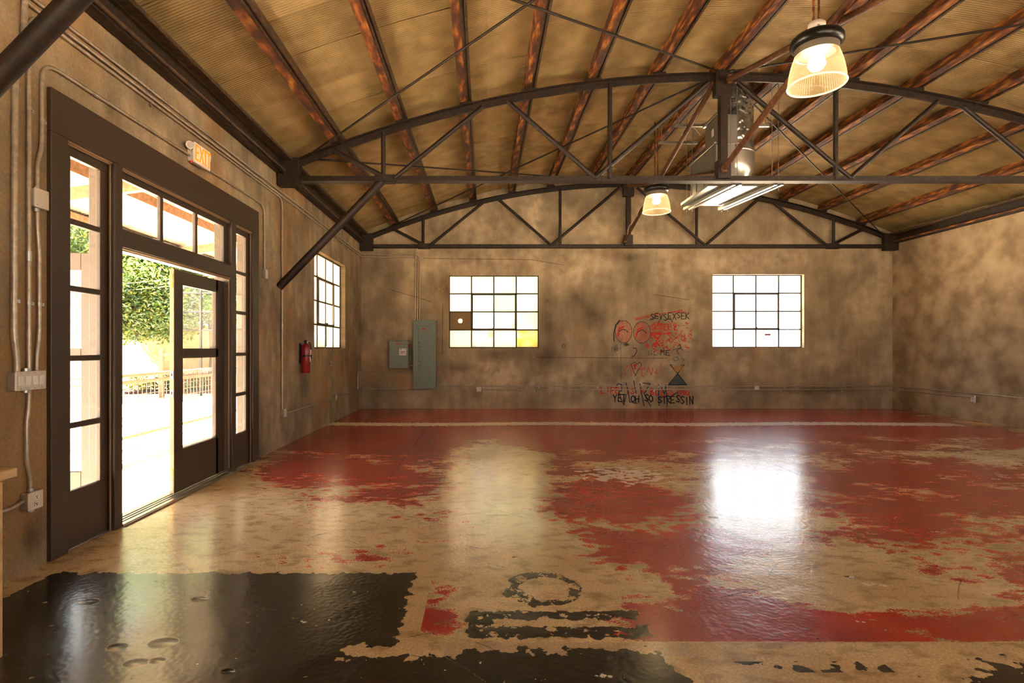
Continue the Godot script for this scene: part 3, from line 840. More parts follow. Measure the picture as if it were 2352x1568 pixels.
# a 4 x 4 steel window: corner = lower end as seen from inside at its left, along = direction to the right, inward = towards the room
func steel_window(called: String, corner: Vector3, along: Vector3, inward: Vector3, w: float, h: float, panes: Array, out: float, vent: bool) -> Node3D:
	var o := setting(called, corner + along * w * 0.5)
	var base := corner - inward * out
	var f := Shape.frame(inward)
	var q := func(u: float, v: float, d := 0.0) -> Vector3: return base + along * u + Vector3.UP * v + inward * d
	var beam := func(called_part: String, u0: float, v0: float, u1: float, v1: float, d0: float, d1: float, m: Material) -> void:
		var a: Vector3 = q.call(u0, v0, d0)
		var b: Vector3 = q.call(u1, v1, d1)
		part(o, called_part, Shape.new().span(a, b, 0.002), m)
	beam.call("frame_bar", 0.0, 0.0, w, 0.022, -0.02, 0.02, M.window_paint)
	beam.call("frame_bar", 0.0, h - 0.022, w, h, -0.02, 0.02, M.window_paint)
	beam.call("frame_bar", 0.0, 0.0, 0.022, h, -0.02, 0.02, M.window_paint)
	beam.call("frame_bar", w - 0.022, 0.0, w, h, -0.02, 0.02, M.window_paint)
	var cw := w / 4.0
	var ch := h / 4.0
	for k in 3:
		beam.call("muntin", cw * (k + 1) - 0.015, 0.02, cw * (k + 1) + 0.015, h - 0.02, -0.012, 0.014, M.window_paint)
		beam.call("muntin", 0.02, ch * (k + 1) - 0.014, w - 0.02, ch * (k + 1) + 0.014, -0.012, 0.014, M.window_paint)
	if vent:
		for e in [[cw, ch, cw + 0.034, ch * 3], [cw * 3 - 0.034, ch, cw * 3, ch * 3], [cw, ch, cw * 3, ch + 0.034], [cw, ch * 3 - 0.034, cw * 3, ch * 3]]:
			beam.call("vent_sash", e[0], e[1], e[2], e[3], 0.0, 0.034, M.window_paint)
		beam.call("latch", cw * 2 - 0.03, ch + 0.03, cw * 2 + 0.012, ch + 0.055, 0.02, 0.055, M.window_paint)
		beam.call("stay_bar", cw * 2 - 0.006, ch * 0.1, cw * 2 + 0.006, ch, 0.02, 0.03, M.window_paint)
	for r in 4:
		for c in 4:
			var m: Material = panes[r * 4 + c]
			var u0 := cw * c + 0.005
			var u1 := cw * (c + 1) - 0.005
			var v0 := ch * (3 - r) + 0.005
			var v1 := ch * (4 - r) - 0.005
			if m == M.board:   # a board with a round hole in place of the glass
				var s := Shape.new()
				var mid := Vector2((u0 + u1) * 0.5, (v0 + v1) * 0.5)
				var corner_turn := atan2(v1 - v0, u1 - u0)
				var turns := [corner_turn, PI - corner_turn, PI + corner_turn, TAU - corner_turn]
				for k in 16: turns.append(TAU * k / 16.0)
				turns.sort()
				for k in turns.size():
					var pts := []
					for g: float in [turns[k], turns[(k + 1) % turns.size()]]:
						var dir := Vector2(cos(g), sin(g))
						var reach := minf((u1 - u0) * 0.5 / maxf(absf(dir.x), 1e-4), (v1 - v0) * 0.5 / maxf(absf(dir.y), 1e-4))
						pts.append([mid + dir * 0.052, mid + dir * reach])
					s.quad(q.call(pts[0][0].x, pts[0][0].y), q.call(pts[0][1].x, pts[0][1].y), q.call(pts[1][1].x, pts[1][1].y), q.call(pts[1][0].x, pts[1][0].y))
				part(o, "board", s, m, "plywood board with a round hole in place of a pane")
				var disc := Shape.new()
				for k in 16:
					var g0 := TAU * k / 16.0
					var g1 := TAU * (k + 1) / 16.0
					disc.tri(q.call(mid.x, mid.y, -0.02), q.call(mid.x + cos(g0) * 0.06, mid.y + sin(g0) * 0.06, -0.02), q.call(mid.x + cos(g1) * 0.06, mid.y + sin(g1) * 0.06, -0.02))
				part(o, "cover_disc", disc, M.frost[3])
			else:
				part(o, "pane", Shape.new().quad2(q.call(u0, v0), q.call(u1, v0), q.call(u1, v1), q.call(u0, v1)), m)
	return o

func build_windows() -> void:
	var F: Array = M.frost
	var C: Material = M.clear
	steel_window("window_1", Vector3(XL, 1.38, -9.07), Vector3(0, 0, -1), Vector3.RIGHT, 2.02, 1.675, [F[0], F[3], F[0], F[0], F[0], F[0], F[3], F[0], F[0], F[2], C, F[0], F[2], F[7], F[2], F[2]], 0.115, true)
	steel_window("window_2", Vector3(-0.81, 1.39, ZB), Vector3.RIGHT, Vector3.BACK, 2.07, 1.67, [F[0], F[7], F[7], F[1], F[2], F[1], F[4], F[7], M.board, F[2], F[5], F[7], F[3], F[5], F[3], F[6]], 0.09, true)
	var w3 := steel_window("window_3", Vector3(5.25, 1.40, ZB), Vector3.RIGHT, Vector3.BACK, 2.10, 1.68, [C, C, C, C, C, C, C, C, C, C, C, C, C, C, C, C], 0.12, true)
	part(w3, "sticker", Shape.new().span(Vector3(6.50, 1.68, ZB - 0.117), Vector3(6.64, 1.72, ZB - 0.112)), plain(Color(0.62, 0.22, 0.10), 0.6), "small red-brown sticker on the glass")
	var scrap := Shape.new()
	for k in 9: scrap.bar(Vector3(6.90 + 0.02 * (k % 4), 1.53 + 0.022 * (k % 3), ZB - 0.114), Vector3(6.90 + 0.012 * k, 1.58 - 0.011 * (k % 5), ZB - 0.114), 0.006, 0.004)
	part(w3, "sticker_remains", scrap, plain(Color(0.30, 0.16, 0.08), 0.7))
	var side := [C, C, C, C, C, C, C, C, C, C, C, C, C, C, C, C]
	steel_window("window_4", Vector3(XR, 1.40, -3.1), Vector3(0, 0, 1), Vector3.LEFT, 2.1, 1.66, side, 0.1, true)
	steel_window("window_5", Vector3(XR, 1.40, -6.7), Vector3(0, 0, 1), Vector3.LEFT, 2.1, 1.66, side, 0.1, true)
	steel_window("window_6", Vector3(0.9, 1.40, ZR), Vector3.LEFT, Vector3.FORWARD, 2.1, 1.66, side, 0.1, true)
	steel_window("window_7", Vector3(4.3, 1.40, ZR), Vector3.LEFT, Vector3.FORWARD, 2.1, 1.66, side, 0.1, true)

# ---------- the glazed porch door ----------
const FX := -2.80   # face of the casing
func build_door() -> void:
	var o := setting("door_1", Vector3(-2.9, 0, -5.14))
	var P: Material = M.bronze_paint
	var post := func(called: String, x0: float, x1: float, y0: float, y1: float, d0: float, d1: float, m: Material, owner_node: Node3D = o) -> MeshInstance3D:
		return part(owner_node, called, Shape.new().span(Vector3(x0, y0, -d0), Vector3(x1, y1, -d1), 0.004), m)
	# casing, mullions, header
	post.call("casing", FX, -3.0, 0.0, 2.79, 3.521, 3.667, P)
	post.call("casing", FX, -3.0, 0.0, 2.79, 6.60, 6.77, P)
	post.call("header", FX, -3.0, 2.79, 3.075, 3.521, 6.77, P)
	post.call("mullion", FX, -3.0, 0.0, 2.79, 4.127, 4.217, P)
	post.call("mullion", FX, -3.0, 0.0, 2.79, 6.045, 6.15, P)
	post.call("transom_bar", FX, -3.0, 2.165, 2.30, 4.217, 6.045, P)
	# stops: the stepped rebates that catch the light
	for d in [[3.667, 3.68], [4.114, 4.127], [6.15, 6.163], [6.587, 6.60]]: post.call("stop", -2.825, -2.84, 0.0, 2.79, d[0], d[1], M.bronze_edge)
	for d in [[4.217, 4.23], [6.032, 6.045]]: post.call("stop", -2.825, -2.84, 0.05, 2.165, d[0], d[1], M.bronze_edge)
	for d in [[3.667, 4.127], [4.217, 6.045], [6.15, 6.60]]:
		post.call("stop", -2.812, -2.822, 2.776, 2.79, d[0], d[1], M.bronze_edge)
		post.call("stop", -2.828, -2.84, 2.766, 2.79, d[0], d[1], M.bronze_edge)
	post.call("stop", -2.812, -2.822, 2.152, 2.165, 4.217, 6.045, M.bronze_edge)
	post.call("stop", -2.828, -2.84, 2.142, 2.165, 4.217, 6.045, M.bronze_edge)
	# sidelights
	for d in [[3.667, 4.127], [6.15, 6.60]]:
		var sash := post.call("sidelight", -2.85, -2.885, 0.0, 0.395, d[0], d[1], P) as MeshInstance3D
		post.call("rail", -2.85, -2.885, 2.705, 2.79, d[0], d[1], P, sash)
		post.call("stile", -2.85, -2.885, 0.395, 2.705, d[0], d[0] + 0.085, P, sash)
		post.call("stile", -2.85, -2.885, 0.395, 2.705, d[1] - 0.085, d[1], P, sash)
		var cuts := [0.395, 0.845, 1.312, 1.796, 2.26, 2.705]
		for k in range(1, 5): post.call("muntin", -2.853, -2.885, cuts[k] - 0.02, cuts[k] + 0.02, d[0] + 0.08, d[1] - 0.08, P, sash)
		for k in 5: part(sash, "pane", Shape.new().quad2(Vector3(-2.87, cuts[k], -d[0] - 0.08), Vector3(-2.87, cuts[k], -d[1] + 0.08), Vector3(-2.87, cuts[k + 1], -d[1] + 0.08), Vector3(-2.87, cuts[k + 1], -d[0] - 0.08)), M.clear)
	# transom light of three panes
	var tr := post.call("transom_light", -2.85, -2.885, 2.30, 2.325, 4.217, 6.045, P) as MeshInstance3D
	post.call("rail", -2.85, -2.885, 2.715, 2.79, 4.217, 6.045, P, tr)
	post.call("stile", -2.85, -2.885, 2.325, 2.715, 4.217, 4.29, P, tr)
	post.call("stile", -2.85, -2.885, 2.325, 2.715, 5.96, 6.045, P, tr)
	for d in [4.82, 5.40]: post.call("muntin", -2.853, -2.885, 2.325, 2.715, d - 0.022, d + 0.022, P, tr)
	for d in [[4.28, 4.80], [4.84, 5.38], [5.42, 5.97]]: part(tr, "pane", Shape.new().quad2(Vector3(-2.87, 2.32, -d[0]), Vector3(-2.87, 2.32, -d[1]), Vector3(-2.87, 2.72, -d[1]), Vector3(-2.87, 2.72, -d[0])), M.clear)
	# aluminium threshold on a concrete sill
	var th := part(o, "threshold", Shape.new().span(Vector3(-2.79, 0.0, -4.217), Vector3(-2.99, 0.018, -6.045), 0.004), M.zinc)
	for x in [-2.84, -2.88, -2.92]: part(th, "ridge", Shape.new().span(Vector3(x, 0.016, -4.22), Vector3(x - 0.012, 0.024, -6.04), 0.002), M.zinc)
	post.call("sill_edge", -2.772, -2.79, 0.0, 0.014, 4.217, 6.045, M.bronze_edge)
	# two leaves: the far one shut, the near one swung out against the daylight
	for open in [false, true]:
		var leaf := Node3D.new()
		leaf.name = "door_leaf"
		o.add_child(leaf, true)
		leaf.global_position = Vector3(-2.925, 0, -6.035) if not open else Vector3(-2.985, 0, -4.225)
		var b := Basis() if not open else Basis(Vector3.UP, deg_to_rad(93))
		var piece := func(called: String, u0: float, u1: float, y0: float, y1: float, m: Material, x0 := 0.0, x1 := 0.045) -> void:
			var s := Shape.new().span(Vector3(x0, y0, u0), Vector3(x1, y1, u1), 0.003)
			if open:
				s = Shape.new().span(Vector3(x0, y0, -u0), Vector3(x1, y1, -u1), 0.003)
			var p := MeshInstance3D.new()
			p.name = called
			p.mesh = s.mesh()
			p.material_override = m
			leaf.add_child(p, true)
		if open: leaf.basis = b
		piece.call("hinge_stile", 0.0, 0.14 if open else 0.19, 0.03, 2.12, P)
		piece.call("lock_stile", 0.83, 0.975 if not open else 0.9, 0.03, 2.12, P)
		piece.call("top_rail", 0.14, 0.83, 1.985, 2.12, P)
		piece.call("mid_rail", 0.14, 0.83, 1.285, 1.38, P)
		piece.call("bottom_rail", 0.14, 0.83, 0.03, 0.424, P)
		piece.call("pane", 0.135, 0.835, 1.375, 1.99, M.clear, 0.02, 0.025)
		piece.call("pane", 0.135, 0.835, 0.42, 1.29, M.clear, 0.02, 0.025)
		if not open:
			var text := TextMesh.new()
			var font := SystemFont.new()
			font.font_names = PackedStringArray(["Droid Sans"])
			text.font = font
			text.text = "PRIVATE STUDIO"
			text.font_size = 32
			text.pixel_size = 0.0021
			text.depth = 0.001
			var sign := MeshInstance3D.new()
			sign.name = "lettering"
			sign.mesh = text
			sign.material_override = M.white_label
			leaf.add_child(sign)
			sign.basis = Basis(Vector3(0, 0, 1), Vector3.UP, Vector3(-1, 0, 0))   # reads from the porch, so mirrored from inside
			sign.position = Vector3(0.0185, 1.152, 0.51)
			sign.set_meta("label", "white lettering on the glass, mirrored from inside")
			piece.call("edge_strip", 0.9751, 0.977, 0.03, 2.12, M.bronze_edge, 0.003, 0.042)
			piece.call("flush_bolt", 0.977, 0.98, 1.94, 2.08, M.brass, 0.012, 0.034)
			piece.call("flush_bolt", 0.977, 0.98, 0.06, 0.26, M.brass, 0.012, 0.034)
			for y in [0.93, 1.10]:
				piece.call("strike_plate", 0.977, 0.98, y, y + 0.07, M.zinc, 0.010, 0.036)
				piece.call("strike_hole", 0.98, 0.981, y + 0.02, y + 0.05, M.ink, 0.016, 0.03)

# ---------- roof steel ----------
func build_truss(z: float, label: String) -> Node3D:
	var o := thing("roof_truss", label, "roof truss", Vector3(XC, 3.7, z), "bow-string roof trusses")
	var S: Material = M.dark_steel
	var at := func(x: float, y: float, dz := 0.0) -> Vector3: return Vector3(XC + x, y, z + dz)
	# bottom chord: an upturned tee of two angles
	var tee := PackedVector2Array([Vector2(-0.065, 0), Vector2(0.065, 0), Vector2(0.065, 0.012), Vector2(0.012, 0.012), Vector2(0.012, 0.085), Vector2(-0.012, 0.085), Vector2(-0.012, 0.012), Vector2(-0.065, 0.012)])
	part(o, "bottom_chord", Shape.new().prism(tee, at.call(-6.02, 3.66), at.call(6.02, 3.66)), S)
	var down := PackedVector2Array([Vector2(-0.065, 0), Vector2(-0.012, 0), Vector2(-0.012, -0.085), Vector2(0.012, -0.085), Vector2(0.012, 0), Vector2(0.065, 0), Vector2(0.065, 0.014), Vector2(-0.065, 0.014)])
	var top := Shape.new()
	for k in 28:
		var x0 := lerpf(-6.02, 6.02, k / 28.0)
		var x1 := lerpf(-6.02, 6.02, (k + 1) / 28.0)
		top.prism(down, at.call(x0, arch(XC + x0)), at.call(x1, arch(XC + x1)))
	part(o, "top_chord", top, S)
	part(o, "king_post", Shape.new().span(at.call(-0.05, 3.72, -0.05), at.call(0.05, arch(XC) - 0.02, 0.05), 0.004), S)
	part(o, "gusset_plate", Shape.new().span(at.call(-0.09, 3.70, -0.06), at.call(0.09, 3.95, 0.06), 0.004), S)
	part(o, "gusset_plate", Shape.new().span(at.call(-0.12, arch(XC) - 0.30, -0.06), at.call(0.12, arch(XC) + 0.01, 0.06), 0.004), S)
	for s in [-1.0, 1.0]:
		for x in [1.55, 4.66]: part(o, "vertical", Shape.new().tube([at.call(s * x, 3.70), at.call(s * x, arch(XC + s * x) - 0.03)], 0.032, 8), S)
		for e in [[1.75, 3.72, 0.2, -0.1], [2.95, -0.06, 1.75, 3.72], [3.30, -0.06, 4.50, 3.72], [5.35, -0.04, 4.60, 3.71]]:
			var y0: float = e[1] if e[1] > 1.0 else arch(XC + e[0]) + e[1]
			var y1: float = e[3] if e[3] > 1.0 else arch(XC + e[2]) + e[3]
			part(o, "diagonal", Shape.new().tube([at.call(s * e[0], y0), at.call(s * e[2], y1)], 0.032, 8), S)
		part(o, "gusset_plate", Shape.new().span(at.call(s * 4.50, 3.64, -0.03), at.call(s * 4.78, 3.76, 0.03), 0.003), S)
		part(o, "end_plate", Shape.new().span(at.call(s * 5.80, 3.60, -0.07), at.call(s * 6.09, 3.98, 0.07), 0.004), S)
		if z > ZB + 1.0: part(o, "knee_brace", Shape.new().tube([at.call(s * 6.09, 2.22), at.call(s * 4.68, 3.67)], 0.055, 12), S)
	for k in range(-6, 7):
		var x := XC + k * 0.88
		part(o, "purlin_clip", Shape.new().span(Vector3(x - 0.09, arch(x) + 0.012, z - 0.05), Vector3(x + 0.09, arch(x) + 0.05, z + 0.05), 0.003), S)
	return o

func build_roof_steel() -> void:
	var spots := ["nearest dark steel truss, only its knee brace crossing the top left corner", "dark bow-string truss in mid-room in front of the hanging duct", "dark bow-string truss standing against the back wall above its windows"]
	for k in 3: build_truss(TRUSS_Z[k], spots[k])
	# purlins, counted from the ridge
	var words := ["first", "second", "third", "fourth", "fifth", "outermost"]
	for k in range(-6, 7):
		var x := XC + k * 0.88
		var tell := "rusty steel purlin along the ridge of the roof" if k == 0 else "rusty steel purlin, %s %s of the ridge" % [words[absi(k) - 1], "left" if k < 0 else "right"]
		var y := arch(x) + 0.05
		var a := Vector3(x, y, ZR - 0.05)
		var b := Vector3(x, y, ZB + 0.05)
		var up := Vector3(-(arch(x + 0.01) - arch(x - 0.01)) / 0.02, 1, 0).normalized()
		var o := thing("purlin", tell, "purlin", Vector3(x, y, -4.0), "roof purlins")
		part(o, "web", Shape.new().prism(PackedVector2Array([Vector2(0, 0), Vector2(0.07, 0), Vector2(0.07, 0.145), Vector2(0, 0.145)]), a, b, up), M.rust, "rust-orange side of the purlin")
		part(o, "flange", Shape.new().prism(PackedVector2Array([Vector2(-0.08, 0.02), Vector2(-0.052, 0.02), Vector2(-0.052, 0.036), Vector2(-0.03, 0.036), Vector2(-0.03, 0.016), Vector2(0, 0.016), Vector2(0, 0.145), Vector2(-0.08, 0.145)]), a, b, up), M.flange)
		part(o, "lip", Shape.new().prism(PackedVector2Array([Vector2(0.07, 0.0), Vector2(0.088, 0.0), Vector2(0.088, 0.012), Vector2(0.07, 0.012)]), a, b, up), M.rust)
	for s in [-1, 1]:
		var x: float = XL + 0.06 if s < 0 else XR - 0.06
		var o := thing("eave_strut", "dark rusty double angle running along the top of the %s wall" % ("left" if s < 0 else "right"), "eave strut", Vector3(x, 3.8, -4.0), "eave struts")
		part(o, "angle", Shape.new().span(Vector3(x - 0.05, 3.76, ZR - 0.05), Vector3(x + 0.05, 3.79, ZB + 0.05), 0.004), M.dark_steel)
		part(o, "angle", Shape.new().span(Vector3(x - s * 0.05, 3.94, ZR - 0.05), Vector3(x - s * 0.16, 3.98, ZB + 0.05), 0.004), M.flange)
		part(o, "backing", Shape.new().span(Vector3(x + s * 0.01, 3.79, ZR - 0.05), Vector3(x + s * 0.05, 4.0, ZB + 0.05), 0.003), M.dark_steel)
		part(o, "edge_pipe", Shape.new().tube([Vector3(x - s * 0.06, 3.80, ZR - 0.06), Vector3(x - s * 0.06, 3.80, ZB + 0.06)], 0.020, 8), M.rust if s > 0 else M.flange)
	# sway pipes between the king posts
	var z0: float = TRUSS_Z[0]
	var z1: float = TRUSS_Z[1]
	var z2: float = TRUSS_Z[2]
	var ya := arch(XC) - 0.08
	var yb := 3.80
	for e in [["rusty sway pipe sloping from mid truss foot up over the near lamp", Vector3(XC - 0.02, yb, z1), Vector3(XC - 0.02, ya, z0)], ["rusty sway pipe from mid truss peak sloping down towards the viewer", Vector3(XC + 0.05, ya, z1), Vector3(XC + 0.05, yb, z0)],
			["rusty sway pipe carrying a white cable down to the rear truss foot", Vector3(XC - 0.10, ya, z1), Vector3(XC - 0.10, yb, z2)], ["rusty sway pipe from mid truss foot back to rear truss peak", Vector3(XC - 0.02, yb, z1), Vector3(XC - 0.02, ya, z2)]]:
		var o := thing("sway_pipe", e[0], "brace", e[1], "sway pipes along the ridge")
		part(o, "pipe", Shape.new().tube([e[1] - Vector3(0, 0, 0.0), e[2]], 0.036, 10), M.pipe_rust)
		for w in [0.02, 0.98]:
			var p: Vector3 = e[1].lerp(e[2], w)
			part(o, "lug", Shape.new().span(p - Vector3(0.03, 0.06, 0.02), p + Vector3(0.03, 0.06, 0.02), 0.003), M.pipe_rust)
		if "cable" in e[0]:
			var pts := []
			for k in 30:
				var w := k / 29.0
				pts.append(e[1].lerp(e[2], 0.45 + w * 0.5) + Vector3(-0.042 + 0.03 * sin(w * 21.0), 0.02 * cos(w * 17.0), 0))
			part(o, "cable", Shape.new().tube(pts, 0.008, 6), M.cable, "white cable tied along the pipe")
	# thin tie rods crossing under the purlins
	var eave := func(s: float, z: float) -> Vector3: return Vector3(XC + s * 5.75, arch(XC + s * 5.75) + 0.0, z)
	var peak := func(z: float) -> Vector3: return Vector3(XC, arch(XC) + 0.03, z)
	for e in [["thin dark tie rod from mid truss peak towards the near left eave", peak.call(z1), eave.call(-1.0, z0)], ["thin rusty tie rod from mid truss left end up towards near ridge", eave.call(-1.0, z1), peak.call(z0)], ["thin dark tie rod from mid truss peak towards the near right eave", peak.call(z1), eave.call(1.0, z0)],
			["thin dark tie rod from mid truss peak to the back left eave", peak.call(z1), eave.call(-1.0, z2)], ["thin dark tie rod from mid truss left end to rear ridge", eave.call(-1.0, z1), peak.call(z2)], ["thin dark tie rod from mid truss peak to the back right eave", peak.call(z1), eave.call(1.0, z2)]]:
		var o := thing("tie_rod", e[0], "tie rod", e[1], "roof tie rods")
		part(o, "rod", Shape.new().tube([e[1], e[2]], 0.013, 6), M.dark_steel)
		part(o, "nut", Shape.new().tube([e[1].lerp(e[2], 0.012), e[1].lerp(e[2], 0.02)], 0.025, 6), M.dark_steel)

# ---------- things hanging from the roof ----------
func build_lamp(z: float, label: String) -> void:
	var yb := 3.755
	var at := Vector3(3.0, yb, z)
	var o := thing("pendant_lamp", label, "lamp", at, "high-bay pendant lamps")
	part(o, "stem", Shape.new().tube([at + Vector3(-0.03, 0.56, 0), at + Vector3(-0.03, arch(3.0) + 0.19 - yb, 0)], 0.011, 8), M.rust)
	part(o, "stem", Shape.new().tube([at + Vector3(0.02, 0.56, 0), at + Vector3(0.02, arch(3.0) + 0.19 - yb, 0)], 0.009, 8), M.rust)
	part(o, "junction_disc", Shape.new().lathe([Vector2(0.0, 0.50), Vector2(0.06, 0.50), Vector2(0.072, 0.515), Vector2(0.072, 0.55), Vector2(0.05, 0.57), Vector2(0.0, 0.57)], at, 20), M.cover_plate, "white round junction cover")
	part(o, "hook", Shape.new().tube([at + Vector3(0, 0.43, 0), at + Vector3(0, 0.50, 0)], 0.012, 8), M.zinc)
	var cap := part(o, "ballast_cap", Shape.new().lathe([Vector2(0.0, 0.33), Vector2(0.17, 0.33), Vector2(0.19, 0.34), Vector2(0.215, 0.36), Vector2(0.215, 0.405), Vector2(0.20, 0.43), Vector2(0.12, 0.44), Vector2(0.0, 0.44)], at, 32), M.steel_black, "black round ballast housing")
	for k in 4:
		var g := TAU * (k + 0.3) / 4.0
		part(cap, "screw", Shape.new().tube([at + Vector3(cos(g) * 0.19, 0.435, sin(g) * 0.19), at + Vector3(cos(g) * 0.19, 0.447, sin(g) * 0.19)], 0.009, 6), M.zinc)
	part(o, "collar", Shape.new().lathe([Vector2(0.15, 0.27), Vector2(0.178, 0.275), Vector2(0.178, 0.335), Vector2(0.15, 0.335)], at, 32), M.zinc)
	# ribbed clear refractor, open below
	var prof := []
	for k in 10:
		var w := k / 9.0
		prof.append(Vector2(lerpf(0.232, 0.165, w * w * 0.75 + w * 0.25), w * 0.30))
	var s := Shape.new()
	var ribs := 144
	for k in 9:
		for r in ribs:
			var ring := []
			for j in [r, r + 1]:
				var bump: float = 0.004 if j % 2 == 0 else 0.0
				for q in [k, k + 1]:
					var g: float = TAU * j / ribs
					var p: Vector2 = prof[q]
					ring.append(at + Vector3(cos(g) * (p.x + bump), p.y, -sin(g) * (p.x + bump)))
			s.quad(ring[0], ring[2], ring[3], ring[1])
	part(o, "refractor", s, M.refractor, "ribbed translucent refractor")
	var rim := []
	for k in 41: rim.append(at + Vector3(cos(TAU * k / 40.0) * 0.234, 0.0, sin(TAU * k / 40.0) * 0.234))
	part(o, "rim", Shape.new().tube(rim, 0.008, 6, false), M.refractor_rim)
	part(o, "bulb", Shape.new().lathe([Vector2(0.0, 0.13), Vector2(0.05, 0.14), Vector2(0.075, 0.18), Vector2(0.06, 0.24), Vector2(0.03, 0.28), Vector2(0.0, 0.28)], at, 20), M.lamp_glow, "glowing lamp bulb")
	part(o, "reflector_plate", Shape.new().lathe([Vector2(0.0, 0.285), Vector2(0.16, 0.285), Vector2(0.16, 0.29), Vector2(0.0, 0.29)], at, 24), M.cover_plate)
	var l := OmniLight3D.new()
	l.name = "lamp_light"
	l.light_color = Color(1.0, 0.86, 0.62)
	l.light_energy = LAMP_ENERGY
	l.light_size = 0.2
	l.omni_range = 30.0
	l.omni_attenuation = 2.0
	l.shadow_enabled = true
	o.add_child(l)
	l.position = Vector3(0, 0.20, 0)

func build_duct() -> void:
	var o := thing("air_handler", "galvanized air handler box hanging behind the mid truss, left of the round duct", "air handler", Vector3(3.42, 3.74, -8.35))
	var G: Material = M.galvanized
	part(o, "cabinet", Shape.new().span(Vector3(3.34, 3.75, -7.85), Vector3(3.62, 4.32, -8.78), 0.006), G)
	part(o, "upper_cabinet", Shape.new().span(Vector3(3.37, 4.32, -7.80), Vector3(3.62, 4.74, -8.30), 0.006), G)
	for d in [7.95, 8.25, 8.55, 8.75]: part(o, "seam", Shape.new().span(Vector3(3.328, 3.76, -d), Vector3(3.342, 4.31, -d - 0.02), 0.002), G)
	for e in [[3.32, 4.33, 7.85, 8.82], [3.35, 4.75, 7.80, 8.35]]: part(o, "corner_strip", Shape.new().span(Vector3(e[0], e[1], -e[2]), Vector3(e[0] + 0.035, e[1] + 0.035, -e[3]), 0.003), M.zinc)
	part(o, "label_plate", Shape.new().span(Vector3(3.362, 4.50, -7.98), Vector3(3.369, 4.60, -8.05)), M.white_label, "small white maker's plate")
	part(o, "drain_pan", Shape.new().span(Vector3(3.20, 3.70, -7.78), Vector3(4.02, 3.745, -8.86), 0.004), M.galvanized)
	o = thing("round_duct", "shiny foil-wrapped round duct dropping from the roof beside the king post", "duct", Vector3(3.76, 3.75, -8.15))
	var at := Vector3(3.76, 0, -8.15)
	part(o, "pipe", Shape.new().lathe([Vector2(0.25, 4.30), Vector2(0.252, 4.5), Vector2(0.245, 4.7), Vector2(0.252, 4.9), Vector2(0.24, 5.1), Vector2(0.245, 5.33)], at, 36), M.foil)
	part(o, "band", Shape.new().lathe([Vector2(0.255, 4.26), Vector2(0.268, 4.27), Vector2(0.268, 4.31), Vector2(0.255, 4.32)], at, 36), M.zinc)
	part(o, "elbow", Shape.new().lathe([Vector2(0.16, 3.84), Vector2(0.205, 3.92), Vector2(0.245, 4.00), Vector2(0.262, 4.10), Vector2(0.262, 4.26)], at, 36), M.zinc)
	part(o, "transition", Shape.new().lathe([Vector2(0.19, 3.746), Vector2(0.19, 3.80), Vector2(0.16, 3.84)], at, 36), M.zinc)
	for e in [["galvanized slotted channel under the air handler, left of the pair below the cabinet", 3.28, 3.47, 7.55, 8.92], ["galvanized slotted channel under the round duct, right of the hanging tray", 3.84, 4.05, 7.55, 8.90]]:
		o = thing("strut_channel", e[0], "channel", Vector3((e[1] + e[2]) * 0.5, 3.64, -(e[3] + e[4]) * 0.5), "strut channels under the air handler")
		for off in [0.0, 0.09]:
			var a := Vector3(e[1] + off, 3.665, -e[4])
			var b := Vector3(e[2] + off, 3.665, -e[3])
			part(o, "channel", Shape.new().prism(PackedVector2Array([Vector2(-0.02, -0.02), Vector2(0.02, -0.02), Vector2(0.02, 0.02), Vector2(0.014, 0.02), Vector2(0.014, -0.014), Vector2(-0.014, -0.014), Vector2(-0.014, 0.02), Vector2(-0.02, 0.02)]), a, b), M.zinc)
			var slots := Shape.new()
			for k in 22: slots.bar(a.lerp(b, (k + 0.3) / 22.0) - Vector3(0, 0.0205, 0), a.lerp(b, (k + 0.7) / 22.0) - Vector3(0, 0.0205, 0), 0.012, 0.002)
			part(o, "slot_row", slots, M.ink).set_meta("kind", "stuff")
			for w in [0.06, 0.94]:
				var p := a.lerp(b, w)
				part(o, "threaded_rod", Shape.new().tube([p - Vector3(0, 0.07, 0), Vector3(p.x, arch(p.x) + 0.05, p.z)], 0.005, 6), M.zinc)
	for e in [["upper galvanized hanger bar crossing above the air handler", 2.97, 4.45, 4.86, 8.5], ["lower galvanized hanger bar left of the air handler", 2.90, 3.55, 4.80, 9.05]]:
		o = thing("hanger_bar", e[0], "hanger", Vector3(e[1], e[3], -e[4]), "hanger bars")
		part(o, "bar", Shape.new().span(Vector3(e[1], e[3] - 0.02, -e[4] - 0.02), Vector3(e[2], e[3] + 0.02, -e[4] + 0.02), 0.003), M.zinc)
		for x in [e[1] + 0.05, e[2] - 0.06]: part(o, "threaded_rod", Shape.new().tube([Vector3(x, e[3] - 0.06, -e[4]), Vector3(x, arch(x) + 0.1, -e[4])], 0.005, 6), M.zinc)
	var loop := []
	for k in 14: loop.append(Vector3(3.12 + 0.30 * k / 13.0, 4.74 + 0.14 * sin(PI * k / 13.0), -8.6))
	o = thing("flexible_cable", "thin white cable looping beside the air handler", "cable", loop[0])
	part(o, "cable", Shape.new().tube(loop, 0.009, 6), M.cable)

